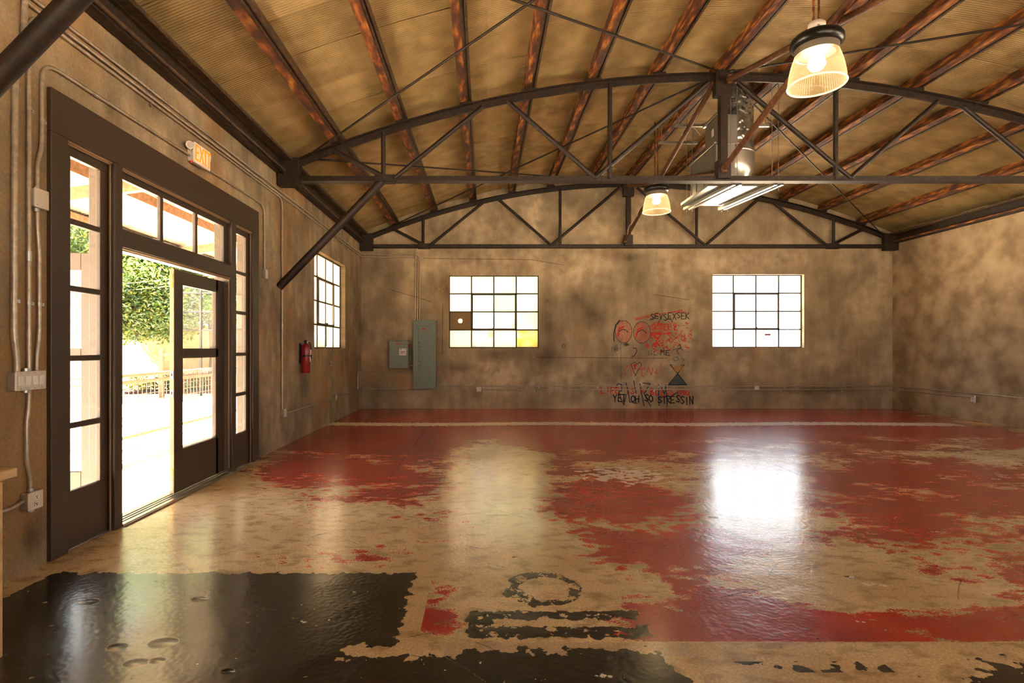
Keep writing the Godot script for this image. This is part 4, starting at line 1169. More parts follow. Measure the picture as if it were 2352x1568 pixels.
# ---------- conduits, boxes and fixtures on the walls ----------
func conduit(label: String, pts: Array, r: float, straps: Array, bend := 0.12, couplings := [], inward := Vector3.RIGHT) -> Node3D:
	var o := thing("conduit", label, "conduit", pts[0], "electrical conduits")
	var path := fillet(pts, bend, 6)
	part(o, "pipe", Shape.new().tube(path, r, 10), M.conduit)
	for p in couplings:
		part(o, "coupling", Shape.new().tube([p[0] - p[1] * 0.03, p[0] + p[1] * 0.03], r + 0.004, 10), M.zinc)
	for p in straps:   # [point, direction of the pipe]
		var dir: Vector3 = p[1]
		var side := dir.cross(inward).normalized()
		var s := Shape.new()
		var ring := []
		for k in 9:
			var g := PI * k / 8.0
			ring.append(p[0] + (side * cos(g) + inward * sin(g)) * (r + 0.003))
		for k in 8:
			for w in [1.0]:
				s.quad(ring[k] - dir * 0.009, ring[k + 1] - dir * 0.009, ring[k + 1] + dir * 0.009, ring[k] + dir * 0.009)
		var foot: Vector3 = p[0] + side * (r + 0.022) - inward * (r - 0.004)
		s.bar(p[0] + side * (r + 0.002) - inward * (r - 0.003), foot + side * 0.012, 0.018, 0.004, 0.0, inward)
		s.bar(foot, foot + inward * 0.008, 0.010, 0.010)
		part(o, "strap", s, M.zinc)
	return o

func build_conduits() -> void:
	var F := Vector3(0, 0, -1)
	var x := XL + 0.018
	var pt := func(d: float, y: float, off := 0.0) -> Vector3: return Vector3(x + off, y, -d)
	# two long runs from the near wall to the corner, then along the back wall and down to the panel
	var zb := ZB + 0.02
	var st := func(y: float, ds: Array, dir := F) -> Array:
		var out := []
		for d in ds: out.append([pt.call(d, y), dir])
		return out
	conduit("uppermost of three conduits along the left wall, running on to the tall panel", [pt.call(1.0, 3.565), pt.call(12.3, 3.535), Vector3(XL + 0.02, 3.535, zb), Vector3(-1.478, 3.52, zb), Vector3(-1.478, 2.015, zb)], 0.0125, st.call(3.557, [4.6, 6.6, 8.4, 10.4]), 0.13)
	conduit("middle of three conduits along the left wall, running on to the tall panel", [pt.call(1.0, 3.515), pt.call(12.3, 3.48), Vector3(XL + 0.02, 3.48, zb), Vector3(-1.528, 3.465, zb), Vector3(-1.528, 2.015, zb)], 0.0125, st.call(3.505, [4.58, 6.58, 8.42, 10.42]), 0.13)
	conduit("lowest of three conduits along the left wall, turning down beside the window", [pt.call(3.362, 1.22), pt.call(3.362, 3.465), pt.call(7.575, 3.462), pt.call(7.575, 0.53)], 0.0125, [[pt.call(3.362, 1.66), Vector3.UP], [pt.call(3.362, 2.86), Vector3.UP], [pt.call(7.575, 2.9), Vector3.UP], [pt.call(7.575, 1.7), Vector3.UP], [pt.call(7.575, 0.85), Vector3.UP], [pt.call(4.6, 3.465), F], [pt.call(6.6, 3.463), F]], 0.13, [[pt.call(3.362, 1.95), Vector3.UP]])
	conduit("thick conduit rising at the far left edge from the switch box", [pt.call(3.275, 1.22), pt.call(3.275, 1.32), pt.call(3.255, 1.45), pt.call(3.263, 3.0), pt.call(3.33, 3.16), pt.call(3.33, 4.0)], 0.018, [[pt.call(3.263, 1.665), Vector3.UP], [pt.call(3.263, 2.95), Vector3.UP]], 0.1, [[pt.call(3.33, 3.32), Vector3.UP]])
	conduit("conduit over the door feeding the exit sign from a square box", [pt.call(3.425, 2.37), pt.call(3.425, 2.55), pt.call(3.461, 2.66), pt.call(3.461, 3.21), pt.call(5.19, 3.225)], 0.0125, [[pt.call(3.461, 2.83), Vector3.UP], [pt.call(5.0, 3.222), F]], 0.13, [[pt.call(3.95, 3.214), F]])
	conduit("conduit from the exit sign turning down to a small box right of the door", [pt.call(5.43, 3.205), pt.call(6.963, 3.205), pt.call(6.963, 2.38)], 0.0125, [[pt.call(6.963, 2.65), Vector3.UP], [pt.call(5.6, 3.205), F]], 0.16)
	conduit("crooked conduit between the square box and the switch box", [pt.call(3.425, 2.26), pt.call(3.425, 2.14), pt.call(3.44, 2.0), pt.call(3.44, 1.45), pt.call(3.42, 1.33), pt.call(3.42, 1.22)], 0.0125, [[pt.call(3.44, 1.66), Vector3.UP]], 0.08)
	conduit("crooked conduit from the switch box down to the outlet", [pt.call(3.362, 1.14), pt.call(3.362, 1.02), pt.call(3.345, 0.92), pt.call(3.345, 0.68), pt.call(3.37, 0.58), pt.call(3.37, 0.49)], 0.0125, [], 0.07)
	conduit("short conduit entering the outlet from the left", [pt.call(2.9, 0.43), pt.call(3.25, 0.43), pt.call(3.32, 0.45)], 0.0125, [], 0.04)
	conduit("conduit low on the left wall between two boxes and the corner", [pt.call(7.6, 0.46), pt.call(12.35, 0.445), Vector3(XL + 0.02, 0.445, zb), Vector3(-1.63, 0.445, zb)], 0.0125, [[pt.call(9.2, 0.455), F], [pt.call(11.6, 0.45), F]], 0.06)
	conduit("conduit from the tall panel's left side stepping down at the corner", [pt.call(12.1, 0.47), pt.call(12.1, 0.86), Vector3(XL + 0.02, 0.86, zb + 0.02), Vector3(-1.62, 0.845, zb)], 0.0125, [], 0.06)
	var R := Vector3.RIGHT
	var xr := XR - 0.018
	var lows := []
	var highs := []
	for q in [0.0, 1.15, 2.5, 3.9, 5.4, 6.8, 8.2]:
		lows.append([Vector3(q, 0.435, zb), R]); highs.append([Vector3(q + 0.1, 0.515, zb), R])
	conduit("upper of two long conduits low across the back wall, running on along the right wall", [Vector3(-1.10, 0.515, zb), Vector3(xr - 0.01, 0.52, zb), Vector3(xr, 0.52, ZB + 0.1), Vector3(xr, 0.52, -5.0)], 0.0115, highs, 0.06, [], Vector3.BACK)
	conduit("lower of two long conduits low across the back wall, ending at the right wall box", [Vector3(-1.62, 0.435, zb - 0.004), Vector3(xr - 0.01, 0.44, zb), Vector3(xr, 0.44, ZB + 0.1), Vector3(xr, 0.44, -10.42)], 0.0115, lows, 0.06, [], Vector3.BACK)
	conduit("free-standing conduit rising past the truss above the tall panel", [Vector3(-1.575, 2.015, zb + 0.005), Vector3(-1.575, 3.86, zb + 0.005)], 0.0125, [[Vector3(-1.575, 2.3, zb + 0.005), Vector3.UP]], 0.05, [], Vector3.BACK)
	conduit("short nipple joining the small disconnect to the tall panel", [Vector3(-1.74, 0.99, ZB + 0.06), Vector3(-1.60, 0.99, ZB + 0.06)], 0.02, [])

func small_box(label: String, at: Vector3, inward: Vector3, w: float, h: float, deep: float, kind: String) -> void:
	var o := thing("junction_box" if kind != "outlet" else "power_outlet", label, "junction box" if kind != "outlet" else "outlet", at, "small electrical boxes")
	var f := Shape.frame(inward)
	part(o, "box", Shape.new().rounded(at + inward * deep * 0.5, Vector3(w, h, deep), 0.004, f), M.box_steel)
	var plate := part(o, "cover", Shape.new().rounded(at + inward * (deep + 0.003), Vector3(w + 0.006, h + 0.006, 0.007), 0.003, f), M.cover_plate)
	if kind == "outlet":
		for s in [-1, 1]:
			var c: Vector3 = at + inward * (deep + 0.007) + Vector3.UP * s * h * 0.21
			part(plate, "receptacle", Shape.new().tube([c, c + inward * 0.004], h * 0.145, 16), M.white_label)
			for q in [-1, 1]: part(plate, "slot", Shape.new().rounded(c + inward * 0.0045 + f.x * q * h * 0.05 + Vector3.UP * h * 0.02, Vector3(0.004, h * 0.09, 0.002), 0.0005, f), M.ink)
			part(plate, "slot", Shape.new().rounded(c + inward * 0.0045 - Vector3.UP * h * 0.07, Vector3(0.007, 0.007, 0.002), 0.0005, f), M.ink)
	elif kind == "switches":
		for k in 4:
			var c: Vector3 = at + inward * (deep + 0.008) + f.x * (k - 1.5) * w * 0.235
			part(plate, "rocker_switch", Shape.new().rounded(c, Vector3(w * 0.16, h * 0.55, 0.008), 0.003, f * Basis(Vector3.RIGHT, 0.12 if k % 2 else -0.12)), M.white_label)
			for s in [-1, 1]: part(plate, "screw", Shape.new().tube([c + Vector3.UP * s * h * 0.42 - inward * 0.002, c + Vector3.UP * s * h * 0.42 + inward * 0.002], 0.004, 8), M.zinc)
	else:
		for s in [-1, 1]:
			var c: Vector3 = at + inward * (deep + 0.006) + f.x * s * w * 0.38 + Vector3.UP * s * h * 0.38
			part(plate, "screw", Shape.new().tube([c, c + inward * 0.003], 0.005, 8), M.zinc)
	for s in [-1, 1]:
		var c: Vector3 = at + inward * minf(0.02, deep * 0.5) + Vector3.UP * s * (h * 0.5 + 0.008)
		if kind in ["outlet", "switches", "blank"]: part(o, "connector", Shape.new().tube([c - Vector3.UP * 0.012, c + Vector3.UP * 0.012], 0.018, 10), M.zinc)

func build_fixtures() -> void:
	var R := Vector3.RIGHT
	small_box("four-gang light switch box on the left wall below three conduits", Vector3(XL, 1.184, -3.336), R, 0.218, 0.11, 0.05, "switches")
	small_box("double power outlet low on the left wall beside the counter", Vector3(XL, 0.442, -3.37), R, 0.105, 0.105, 0.05, "outlet")
	small_box("square covered box high on the left wall beside the door casing", Vector3(XL, 2.317, -3.416), R, 0.104, 0.115, 0.05, "blank")
	small_box("small box right of the door at the end of a conduit", Vector3(XL, 2.33, -6.963), R, 0.07, 0.11, 0.045, "side")
	small_box("box low on the left wall where the vertical conduit ends", Vector3(XL, 0.48, -7.60), R, 0.10, 0.11, 0.05, "side")
	small_box("small box low on the left wall near the corner", Vector3(XL, 0.46, -10.25), R, 0.09, 0.09, 0.045, "side")
	small_box("small round-cornered box low on the back wall under the frosted window", Vector3(-0.12, 0.445, ZB), Vector3.BACK, 0.10, 0.10, 0.045, "side")
	small_box("pale plate box low on the back wall under the clear window", Vector3(6.24, 0.475, ZB), Vector3.BACK, 0.10, 0.075, 0.04, "side")
	small_box("outlet box low on the right wall at the conduit's end", Vector3(XR, 0.41, -10.38), Vector3.LEFT, 0.10, 0.10, 0.05, "outlet")
	# tall panel board and the small disconnect
	var zf := ZB + 0.15
	var o := thing("panel_board", "tall grey-green electrical panel board on the back wall", "electrical panel", Vector3(-1.354, 0.47, ZB))
	var P: Material = M.panel_paint
	part(o, "cabinet", Shape.new().span(Vector3(-1.61, 0.47, ZB), Vector3(-1.097, 2.02, zf), 0.006), P)
	part(o, "trim_plate", Shape.new().span(Vector3(-1.612, 0.468, zf), Vector3(-1.095, 2.022, zf + 0.004), 0.002), P)
	var door := part(o, "door", Shape.new().span(Vector3(-1.490, 0.625, zf + 0.003), Vector3(-1.225, 1.885, zf + 0.012), 0.003), P)
	for y in [1.46, 1.04]:
		var h := part(door, "latch", Shape.new().span(Vector3(-1.486, y - 0.055, zf + 0.011), Vector3(-1.452, y + 0.055, zf + 0.018), 0.004), M.steel_black)
		part(h, "handle", Shape.new().span(Vector3(-1.480, y - 0.045, zf + 0.018), Vector3(-1.460, y + 0.045, zf + 0.024), 0.004), M.zinc)
	part(door, "warning_label", Shape.new().span(Vector3(-1.415, 1.805, zf + 0.012), Vector3(-1.31, 1.828, zf + 0.013)), M.red_label, "small red label")
	o = thing("disconnect_switch", "small grey-green disconnect box with red handle and white label", "electrical panel", Vector3(-1.937, 0.925, ZB))
	part(o, "cabinet", Shape.new().span(Vector3(-2.15, 0.925, ZB), Vector3(-1.723, 1.578, zf), 0.006), P)
	part(o, "door", Shape.new().span(Vector3(-2.153, 0.93, zf), Vector3(-1.72, 1.565, zf + 0.012), 0.005), P)
	part(o, "hinge", Shape.new().tube([Vector3(-2.15, 1.0, zf + 0.008), Vector3(-2.15, 1.5, zf + 0.008)], 0.008, 8), P)
	part(o, "red_strip", Shape.new().span(Vector3(-2.01, 1.475, zf + 0.012), Vector3(-1.89, 1.498, zf + 0.013)), M.red_label, "red strip label")
	var lab := part(o, "warning_label", Shape.new().span(Vector3(-1.925, 1.225, zf + 0.012), Vector3(-1.765, 1.38, zf + 0.013)), M.white_label, "white warning label with red marks")
	for e in [[-1.91, 1.355, 0.045, 0.012, M.ink], [-1.80, 1.348, 0.02, 0.02, M.red_label], [-1.90, 1.315, 0.11, 0.006, M.ink], [-1.90, 1.29, 0.11, 0.012, M.ink], [-1.90, 1.258, 0.08, 0.012, M.red_label], [-1.80, 1.245, 0.02, 0.02, M.red_label]]:
		part(lab, "print", Shape.new().span(Vector3(e[0], e[1], zf + 0.013), Vector3(e[0] + e[2], e[1] + e[3], zf + 0.0136)), e[4])
	var embossed := Shape.new()
	for k in 9: embossed.span(Vector3(-2.08 + k * 0.025, 1.535, zf + 0.012), Vector3(-2.068 + k * 0.025, 1.555 - 0.006 * (k % 2), zf + 0.0135))
	part(o, "stamped_mark", embossed, M.steel_black)
	part(o, "handle", Shape.new().span(Vector3(-1.72, 1.40, zf - 0.07), Vector3(-1.69, 1.48, zf - 0.03), 0.006), M.red_enamel, "red switch handle")
	part(o, "handle_arm", Shape.new().span(Vector3(-1.72, 1.44, zf - 0.06), Vector3(-1.70, 1.53, zf - 0.045), 0.003), M.zinc)
	# fire extinguisher
	var e := Vector3(XL + 0.095, 0, -8.34)
	o = thing("fire_extinguisher", "red fire extinguisher hung on the left wall before the window", "fire extinguisher", e + Vector3(0, 1.0, 0))
	part(o, "cylinder", Shape.new().lathe([Vector2(0.0, 1.006), Vector2(0.058, 1.006), Vector2(0.068, 1.02), Vector2(0.068, 1.39), Vector2(0.060, 1.425), Vector2(0.04, 1.445), Vector2(0.02, 1.455), Vector2(0.0, 1.455)], e, 24), M.red_enamel)
	part(o, "valve", Shape.new().lathe([Vector2(0.02, 1.45), Vector2(0.022, 1.50), Vector2(0.015, 1.51), Vector2(0.0, 1.51)], e, 12), M.steel_black)
	part(o, "handle", Shape.new().bar(e + Vector3(-0.01, 1.50, 0.02), e + Vector3(0.03, 1.545, -0.10), 0.018, 0.008, 0.002), M.zinc)
	part(o, "lever", Shape.new().bar(e + Vector3(-0.01, 1.485, 0.0), e + Vector3(0.02, 1.49, -0.11), 0.016, 0.007, 0.002), M.zinc)
	part(o, "gauge", Shape.new().tube([e + Vector3(0.02, 1.475, 0), e + Vector3(0.036, 1.475, 0)], 0.016, 12), M.white_label)
	part(o, "hose", Shape.new().tube(fillet([e + Vector3(0.0, 1.47, -0.02), e + Vector3(0.05, 1.47, -0.07), e + Vector3(0.06, 1.38, -0.075), e + Vector3(0.07, 1.22, -0.05)], 0.05), 0.010, 8), M.steel_black)
	part(o, "strap", Shape.new().lathe([Vector2(0.069, 1.255), Vector2(0.071, 1.255), Vector2(0.071, 1.28), Vector2(0.069, 1.28)], e, 24), M.steel_black)
	var tagged := part(o, "inspection_tag", Shape.new().span(e + Vector3(0.066, 1.28, -0.01), e + Vector3(0.070, 1.36, -0.055)), M.white_label, "white paper tag")
	part(o, "label", Shape.new().span(e + Vector3(0.066, 1.18, 0.012), e + Vector3(0.070, 1.25, -0.03)), M.white_label)
	part(o, "bracket", Shape.new().span(Vector3(XL, 1.15, -8.36), Vector3(XL + 0.03, 1.46, -8.32), 0.003), M.steel_black)
	# hook ring on the left wall
	var ring := []
	for k in 17: ring.append(Vector3(XL + 0.03 + 0.0 * k, 1.10 + cos(TAU * k / 16.0) * 0.04, -9.98 + sin(TAU * k / 16.0) * 0.04))
	o = thing("hook_ring", "small steel ring on the left wall under the window", "ring", ring[0])
	part(o, "ring", Shape.new().tube(ring, 0.005, 6, false), M.zinc)
	part(o, "eye_bolt", Shape.new().tube([Vector3(XL, 1.10, -9.94), Vector3(XL + 0.035, 1.10, -9.94)], 0.006, 6), M.dark_steel)
	# exit sign
	o = thing("exit_sign", "lit EXIT sign with two lamp heads above the door", "exit sign", Vector3(XL, 3.15, -5.31))
	part(o, "back_box", Shape.new().span(Vector3(XL, 3.17, -5.19), Vector3(-2.77, 3.32, -5.43), 0.004), M.cover_plate)
	part(o, "face", Shape.new().span(Vector3(-2.77, 3.15, -5.165), Vector3(-2.745, 3.345, -5.46), 0.005), M.white_label)
	var text := TextMesh.new()
	var font := SystemFont.new()
	font.font_names = PackedStringArray(["Droid Sans"])
	font.font_weight = 500
	text.font = font
	text.text = "EXIT"
	text.font_size = 64
	text.pixel_size = 0.0026
	text.depth = 0.004
	var letters := MeshInstance3D.new()
	letters.name = "exit_letters"
	letters.mesh = text
	letters.material_override = M.exit_glow
	o.add_child(letters)
	letters.basis = Basis(Vector3(0, 0, -1) * 0.94, Vector3(0, 1.25, 0), Vector3(1, 0, 0))
	letters.global_position = Vector3(-2.743, 3.247, -5.3125)
	letters.set_meta("label", "orange glowing letters EXIT")
	for q in [[-5.14, 3.30], [-5.50, 3.29]]:
		var c := Vector3(-2.79, q[1], q[0])
		var aim := Vector3(0.75, -0.1, 0.55 if q[0] > -5.3 else -0.35).normalized()
		var b := Shape.frame(aim) * Basis(Vector3.RIGHT, PI / 2)
		var head := part(o, "lamp_head", Shape.new().lathe([Vector2(0.0, -0.03), Vector2(0.022, -0.026), Vector2(0.034, 0.0), Vector2(0.037, 0.022), Vector2(0.0, 0.026)], c, 18, b), M.white_label)
		part(head, "lens", Shape.new().tube([c + aim * 0.022, c + aim * 0.03], 0.028, 16), M.clear_plastic)
		part(o, "arm", Shape.new().tube([c, Vector3(-2.80, 3.27, clampf(q[0], -5.43, -5.19))], 0.010, 8), M.white_label)
	part(o, "indicator_light", Shape.new().tube([Vector3(-2.79, 3.165, -5.19), Vector3(-2.79, 3.150, -5.185)], 0.006, 8), M.led_glow, "tiny red indicator")
	var glow := OmniLight3D.new()
	glow.name = "exit_light"
	glow.light_color = Color(1.0, 0.45, 0.1)
	glow.light_energy = 0.004
	glow.light_size = 0.08
	glow.omni_attenuation = 2.0
	glow.omni_range = 20.0
	glow.shadow_enabled = true
	o.add_child(glow)
	glow.global_position = Vector3(-2.70, 3.247, -5.3125)
	# plywood counter at the left edge
	o = thing("counter", "pale plywood counter end at the left edge of the view", "counter", Vector3(-2.48, 0, -1.6))
	part(o, "worktop", Shape.new().span(Vector3(-2.176, 0.782, 0.6), Vector3(XL + 0.03, 0.825, -2.54), 0.004), M.plywood)
	part(o, "end_panel", Shape.new().span(Vector3(-2.157, 0.0, -2.40) + Vector3(-0.03, 0, 0), Vector3(XL + 0.06, 0.782, -2.44), 0.003), M.plywood)
	part(o, "front_stile", Shape.new().span(Vector3(-2.157, 0.0, -2.36), Vector3(-2.187, 0.782, -2.44), 0.003), M.plywood)
	for y in [[0.0, 0.09], [0.40, 0.43]]: part(o, "shelf_edge", Shape.new().span(Vector3(-2.20, y[0], 0.5), Vector3(XL + 0.08, y[1], -2.40), 0.003), M.cedar)
	part(o, "back_panel", Shape.new().span(Vector3(-2.26, 0.09, 0.5), Vector3(-2.28, 0.78, -2.40), 0.002), M.cedar)

# ---------- outdoors ----------
func leaf_mesh(long: float, wide: float) -> ArrayMesh:
	var s := Shape.new()
	var a := Vector3(0, 0, 0)
	var b := Vector3(wide, 0.012, long * 0.5)
	var c := Vector3(0, -0.01, long)
	var d := Vector3(-wide, 0.012, long * 0.5)
	var m := Vector3(0, -0.008, long * 0.5)
	s.tri(a, b, m); s.tri(b, c, m); s.tri(c, d, m); s.tri(d, a, m)
	return s.mesh()

func foliage(owner_node: Node3D, blobs: Array, count: int, m: Material, mesh_of: Mesh, rng: RandomNumberGenerator) -> void:
	var mm := MultiMesh.new()
	mm.transform_format = MultiMesh.TRANSFORM_3D
	mm.mesh = mesh_of
	mm.instance_count = count
	var total := 0.0
	for b in blobs: total += b[3] * b[3]
	var k := 0
	for b in blobs:
		var share_of := int(count * b[3] * b[3] / total) + 1
		for j in share_of:
			if k >= count: break
			var dir := Vector3(rng.randfn(), rng.randfn(), rng.randfn()).normalized()
			var r: float = b[3] * pow(rng.randf(), 0.22) * rng.randf_range(0.8, 1.1)
			var p := Vector3(b[0], b[1], b[2]) + dir * r * Vector3(1, 0.85, 1)
			var f := Basis.from_euler(Vector3(rng.randf_range(-0.9, 0.9), rng.randf() * TAU, rng.randf_range(-0.7, 0.7))).scaled(Vector3.ONE * rng.randf_range(0.7, 1.3))
			mm.set_instance_transform(k, Transform3D(f, p - owner_node.global_position))
			k += 1
	while k < count:
		mm.set_instance_transform(k, Transform3D(Basis().scaled(Vector3.ONE * 0.01), Vector3(blobs[0][0], blobs[0][1], blobs[0][2]) - owner_node.global_position))
		k += 1
	var o := MultiMeshInstance3D.new()
	o.name = "foliage"
	o.multimesh = mm
	o.material_override = m
	owner_node.add_child(o, true)
	o.set_meta("kind", "stuff")

func tree(label: String, at: Vector3, trunk_h: float, blobs: Array, count: int, rng: RandomNumberGenerator) -> void:
	var o := thing("leafy_tree", label, "tree", at, "trees in the yard")
	part(o, "trunk", Shape.new().tube([at, at + Vector3(0.08, trunk_h * 0.5, 0.05), at + Vector3(-0.05, trunk_h, 0)], 0.16, 10, true, 0.08), M.bark)
	for b in blobs:
		var e := Vector3(b[0], b[1], b[2])
		part(o, "branch", Shape.new().tube([at + Vector3(-0.05, trunk_h * 0.8, 0), at.lerp(e, 0.6) + Vector3(0, trunk_h * 0.4, 0), e], 0.06, 7, true, 0.02), M.bark)
	var lm := leaf_mesh(0.14, 0.036)
	for k in 3: foliage(o, blobs, int(count * [0.5, 0.32, 0.18][k]), M.leaf[k], lm, rng)

func build_outdoors() -> void:
	var rng := RandomNumberGenerator.new()
	rng.seed = 91
	# ground
	var g := setting("ground_yard", Vector3(-10, -0.1, -10))
	part(g, "driveway", Shape.new().span(Vector3(-60, -0.30, 40), Vector3(-5.35, -0.10, -60)), M.concrete_out)
	part(g, "porch_slab", Shape.new().span(Vector3(-5.35, -0.30, 4), Vector3(-3.03, -0.015, -16), 0.01), M.concrete_out)
	part(g, "yard_behind", Shape.new().span(Vector3(-5.35, -0.32, -12.75), Vector3(60, -0.12, -60)), M.concrete_out)
	part(g, "yard_right", Shape.new().span(Vector3(9.6, -0.32, 40), Vector3(60, -0.12, -12.75)), M.concrete_out)
	part(g, "yard_front", Shape.new().span(Vector3(-5.35, -0.32, 40), Vector3(9.6, -0.12, 4.65)), M.concrete_out)
	# porch roof: corrugated sheets on rafters and posts
	var p := thing("porch_roof", "pale corrugated porch roof outside the door, seen through the transom", "roof", Vector3(-4.2, 3.2, -6))
	var wave := 0.07
	var sheet := Shape.new()
	var n := 10 * 6
	for a in n + 1:
		var z := -wave * a / 6.0
		var h := 0.008 * sin(TAU * a / 6.0)
		var sl := 0.008 * cos(TAU * a / 6.0) * TAU / wave
		for b in 2:
			sheet.v.append(Vector3(1.17 if b == 0 else -1.2, (0.30 if b == 0 else -0.06) + h, z))
			sheet.n.append(Vector3(-0.15, -1, -sl).normalized()); sheet.t.append(Vector2.ZERO)
	for a in n:
		var k := a * 2
		sheet.i.append_array([k, k + 3, k + 1, k, k + 2, k + 3])
	for k in 26: share(p, "roof_sheet", sheet.mesh(), M.porch_sheet, Vector3(0, 0.01 * (k % 2), 9.0 - k * 0.69))
	for x in [-5.30, -4.2, -3.2]:
		var y: float = 3.12 + (x + 5.3) * 0.152
		part(p, "purlin", Shape.new().span(Vector3(x - 0.04, y - 0.12, 3), Vector3(x + 0.04, y, -15)), M.cedar)
	for d in [0.0, 3.0, 6.1, 9.3, 12.4]: part(p, "rafter", Shape.new().bar(Vector3(-5.35, 3.0, -d), Vector3(-3.04, 3.33, -d), 0.07, 0.14), M.cedar)
	part(p, "fascia", Shape.new().span(Vector3(-5.42, 3.0, 3), Vector3(-5.38, 3.18, -15)), M.cedar)
	part(p, "roof_cover", Shape.new().quad2(Vector3(-3.03, 3.55, 3), Vector3(-5.42, 3.19, 3), Vector3(-5.42, 3.19, -15), Vector3(-3.03, 3.55, -15)), M.dark_steel)
	var k := 0
	for d in [2.4, 12.4, 15.0]:
		var tell: String = ["timber porch post near the counter end, outside", "timber porch post outside beyond the small window", "farthest timber porch post outside"][k]
		k += 1
		var o := thing("porch_post", tell, "post", Vector3(-5.25, 0, -d), "porch posts")
		part(o, "post", Shape.new().span(Vector3(-5.32, -0.02, -d - 0.07), Vector3(-5.18, 3.02, -d + 0.07), 0.008), M.cedar)
		part(o, "post_base", Shape.new().span(Vector3(-5.34, -0.02, -d - 0.09), Vector3(-5.16, 0.04, -d + 0.09), 0.004), M.zinc)
	# railing of wood and welded wire
	var r := thing("porch_railing", "wooden porch railing filled with welded wire mesh", "railing", Vector3(-5.05, 0, -8))
	part(r, "top_rail", Shape.new().span(Vector3(-5.11, 0.975, 1), Vector3(-4.98, 1.02, -15), 0.006), M.rail_wood)
	part(r, "upper_rail", Shape.new().span(Vector3(-5.07, 0.87, 1), Vector3(-5.03, 0.92, -15), 0.004), M.rail_wood)
	part(r, "bottom_rail", Shape.new().span(Vector3(-5.07, 0.10, 1), Vector3(-5.03, 0.145, -15), 0.004), M.rail_wood)
	for d in [0.2, 2.4, 4.8, 10.4, 12.4, 14.8]: part(r, "rail_post", Shape.new().span(Vector3(-5.10, -0.02, -d - 0.045), Vector3(-5.01, 0.975, -d + 0.045), 0.005), M.rail_wood)
	var wires := Shape.new()
	for j in 158: wires.box(Vector3(-5.05, 0.508, 0.9 - j * 0.1016), Vector3(0.006, 0.726, 0.006))
	for j in 7: wires.box(Vector3(-5.05, 0.20 + j * 0.1016, -7), Vector3(0.006, 0.006, 16))
	var wm := part(r, "wire_mesh", wires, M.rail_wood)
	wm.set_meta("kind", "stuff")
	# garden wall, bed and post beyond the drive
	var a0 := Vector3(-22.0, -0.1, -18.2)
	var a1 := Vector3(-3.0, -0.1, -20.5)
	var o := thing("garden_wall", "sunlit cream stucco garden wall beyond the drive", "wall", (a0 + a1) * 0.5)
	part(o, "wall", Shape.new().bar(a0 + Vector3(0, 1.1, 0), a1 + Vector3(0, 1.1, 0), 0.2, 2.2), M.stucco)
	part(o, "coping", Shape.new().bar(a0 + Vector3(0, 2.25, 0), a1 + Vector3(0, 2.25, 0), 0.28, 0.1, 0.01), M.stucco)
	var off := Vector3(0.12, 0, 0.99) * 0.9
	var bed := setting("planting_bed", (a0 + a1) * 0.5)
	part(bed, "mulch", Shape.new().bar(a0 + off, a1 + off, 1.8, 0.12, 0.03), M.mulch)
	k = 0
	for w in [0.47, 0.53, 0.57, 0.63, 0.69]:
		var at: Vector3 = a0.lerp(a1, w) + off * 0.9 + Vector3(0, 0.03, 0)
		var sh := thing("low_shrub", ["low shrub in the bed left of the doorway view", "low leafy shrub in the bed behind the wire mesh", "small low shrub in the bed by the drive", "low shrub in the bed seen through the shut door leaf", "farthest low shrub along the garden wall"][k], "shrub", at, "low shrubs in the bed")
		k += 1
		part(sh, "stem", Shape.new().tube([at, at + Vector3(0, 0.3, 0)], 0.02, 6), M.bark)
		foliage(sh, [[at.x, at.y + 0.28, at.z, 0.34], [at.x + 0.3, at.y + 0.2, at.z - 0.1, 0.26]], 420, M.leaf[k % 3], leaf_mesh(0.11, 0.03), rng)
	o = thing("garden_post", "slim timber post with a short arm before the garden wall", "post", Vector3(-9.6, -0.1, -16.2))
	part(o, "post", Shape.new().span(Vector3(-9.66, -0.1, -16.26), Vector3(-9.54, 1.38, -16.14), 0.006), M.cedar)
	part(o, "arm", Shape.new().span(Vector3(-9.54, 1.15, -16.22), Vector3(-9.34, 1.24, -16.16), 0.004), M.cedar)
	# trellis of dark steel seen through the shut leaf
	o = thing("garden_trellis", "dark steel grid trellis in the yard, seen through the door glass", "trellis", Vector3(-8.2, -0.1, -16.5))
	for x in [-9.7, -8.85, -8.3]: part(o, "post", Shape.new().span(Vector3(x - 0.03, -0.1, -17.03), Vector3(x + 0.03, 3.4, -16.97), 0.004), M.steel_black)
	for y in [1.95, 2.52, 3.10]: part(o, "rail", Shape.new().span(Vector3(-9.7, y - 0.025, -17.02), Vector3(-8.3, y + 0.025, -16.98), 0.004), M.steel_black)
	# trees
	tree("large leafy tree filling the open doorway beyond the drive", Vector3(-12.6, -0.1, -18.2), 2.6, [[-11.3, 2.5, -17.4, 1.15], [-10.2, 2.4, -17.7, 1.0], [-12.4, 2.5, -17.2, 1.2], [-12.2, 3.6, -18.2, 1.5], [-10.8, 3.6, -18.2, 1.4], [-12.6, 5.0, -18.7, 1.7], [-10.4, 4.9, -18.8, 1.6], [-11.5, 6.0, -18.8, 1.8], [-9.4, 3.4, -18.6, 1.1]], 60000, rng)
	tree("leafy tree seen through the near sidelight", Vector3(-12.6, -0.1, -15.2), 2.4, [[-12.0, 2.4, -15.0, 1.2], [-11.4, 3.4, -15.2, 1.2], [-13.2, 3.4, -14.6, 1.5], [-12.4, 4.6, -15.0, 1.6], [-13.6, 2.3, -15.0, 1.1]], 26000, rng)
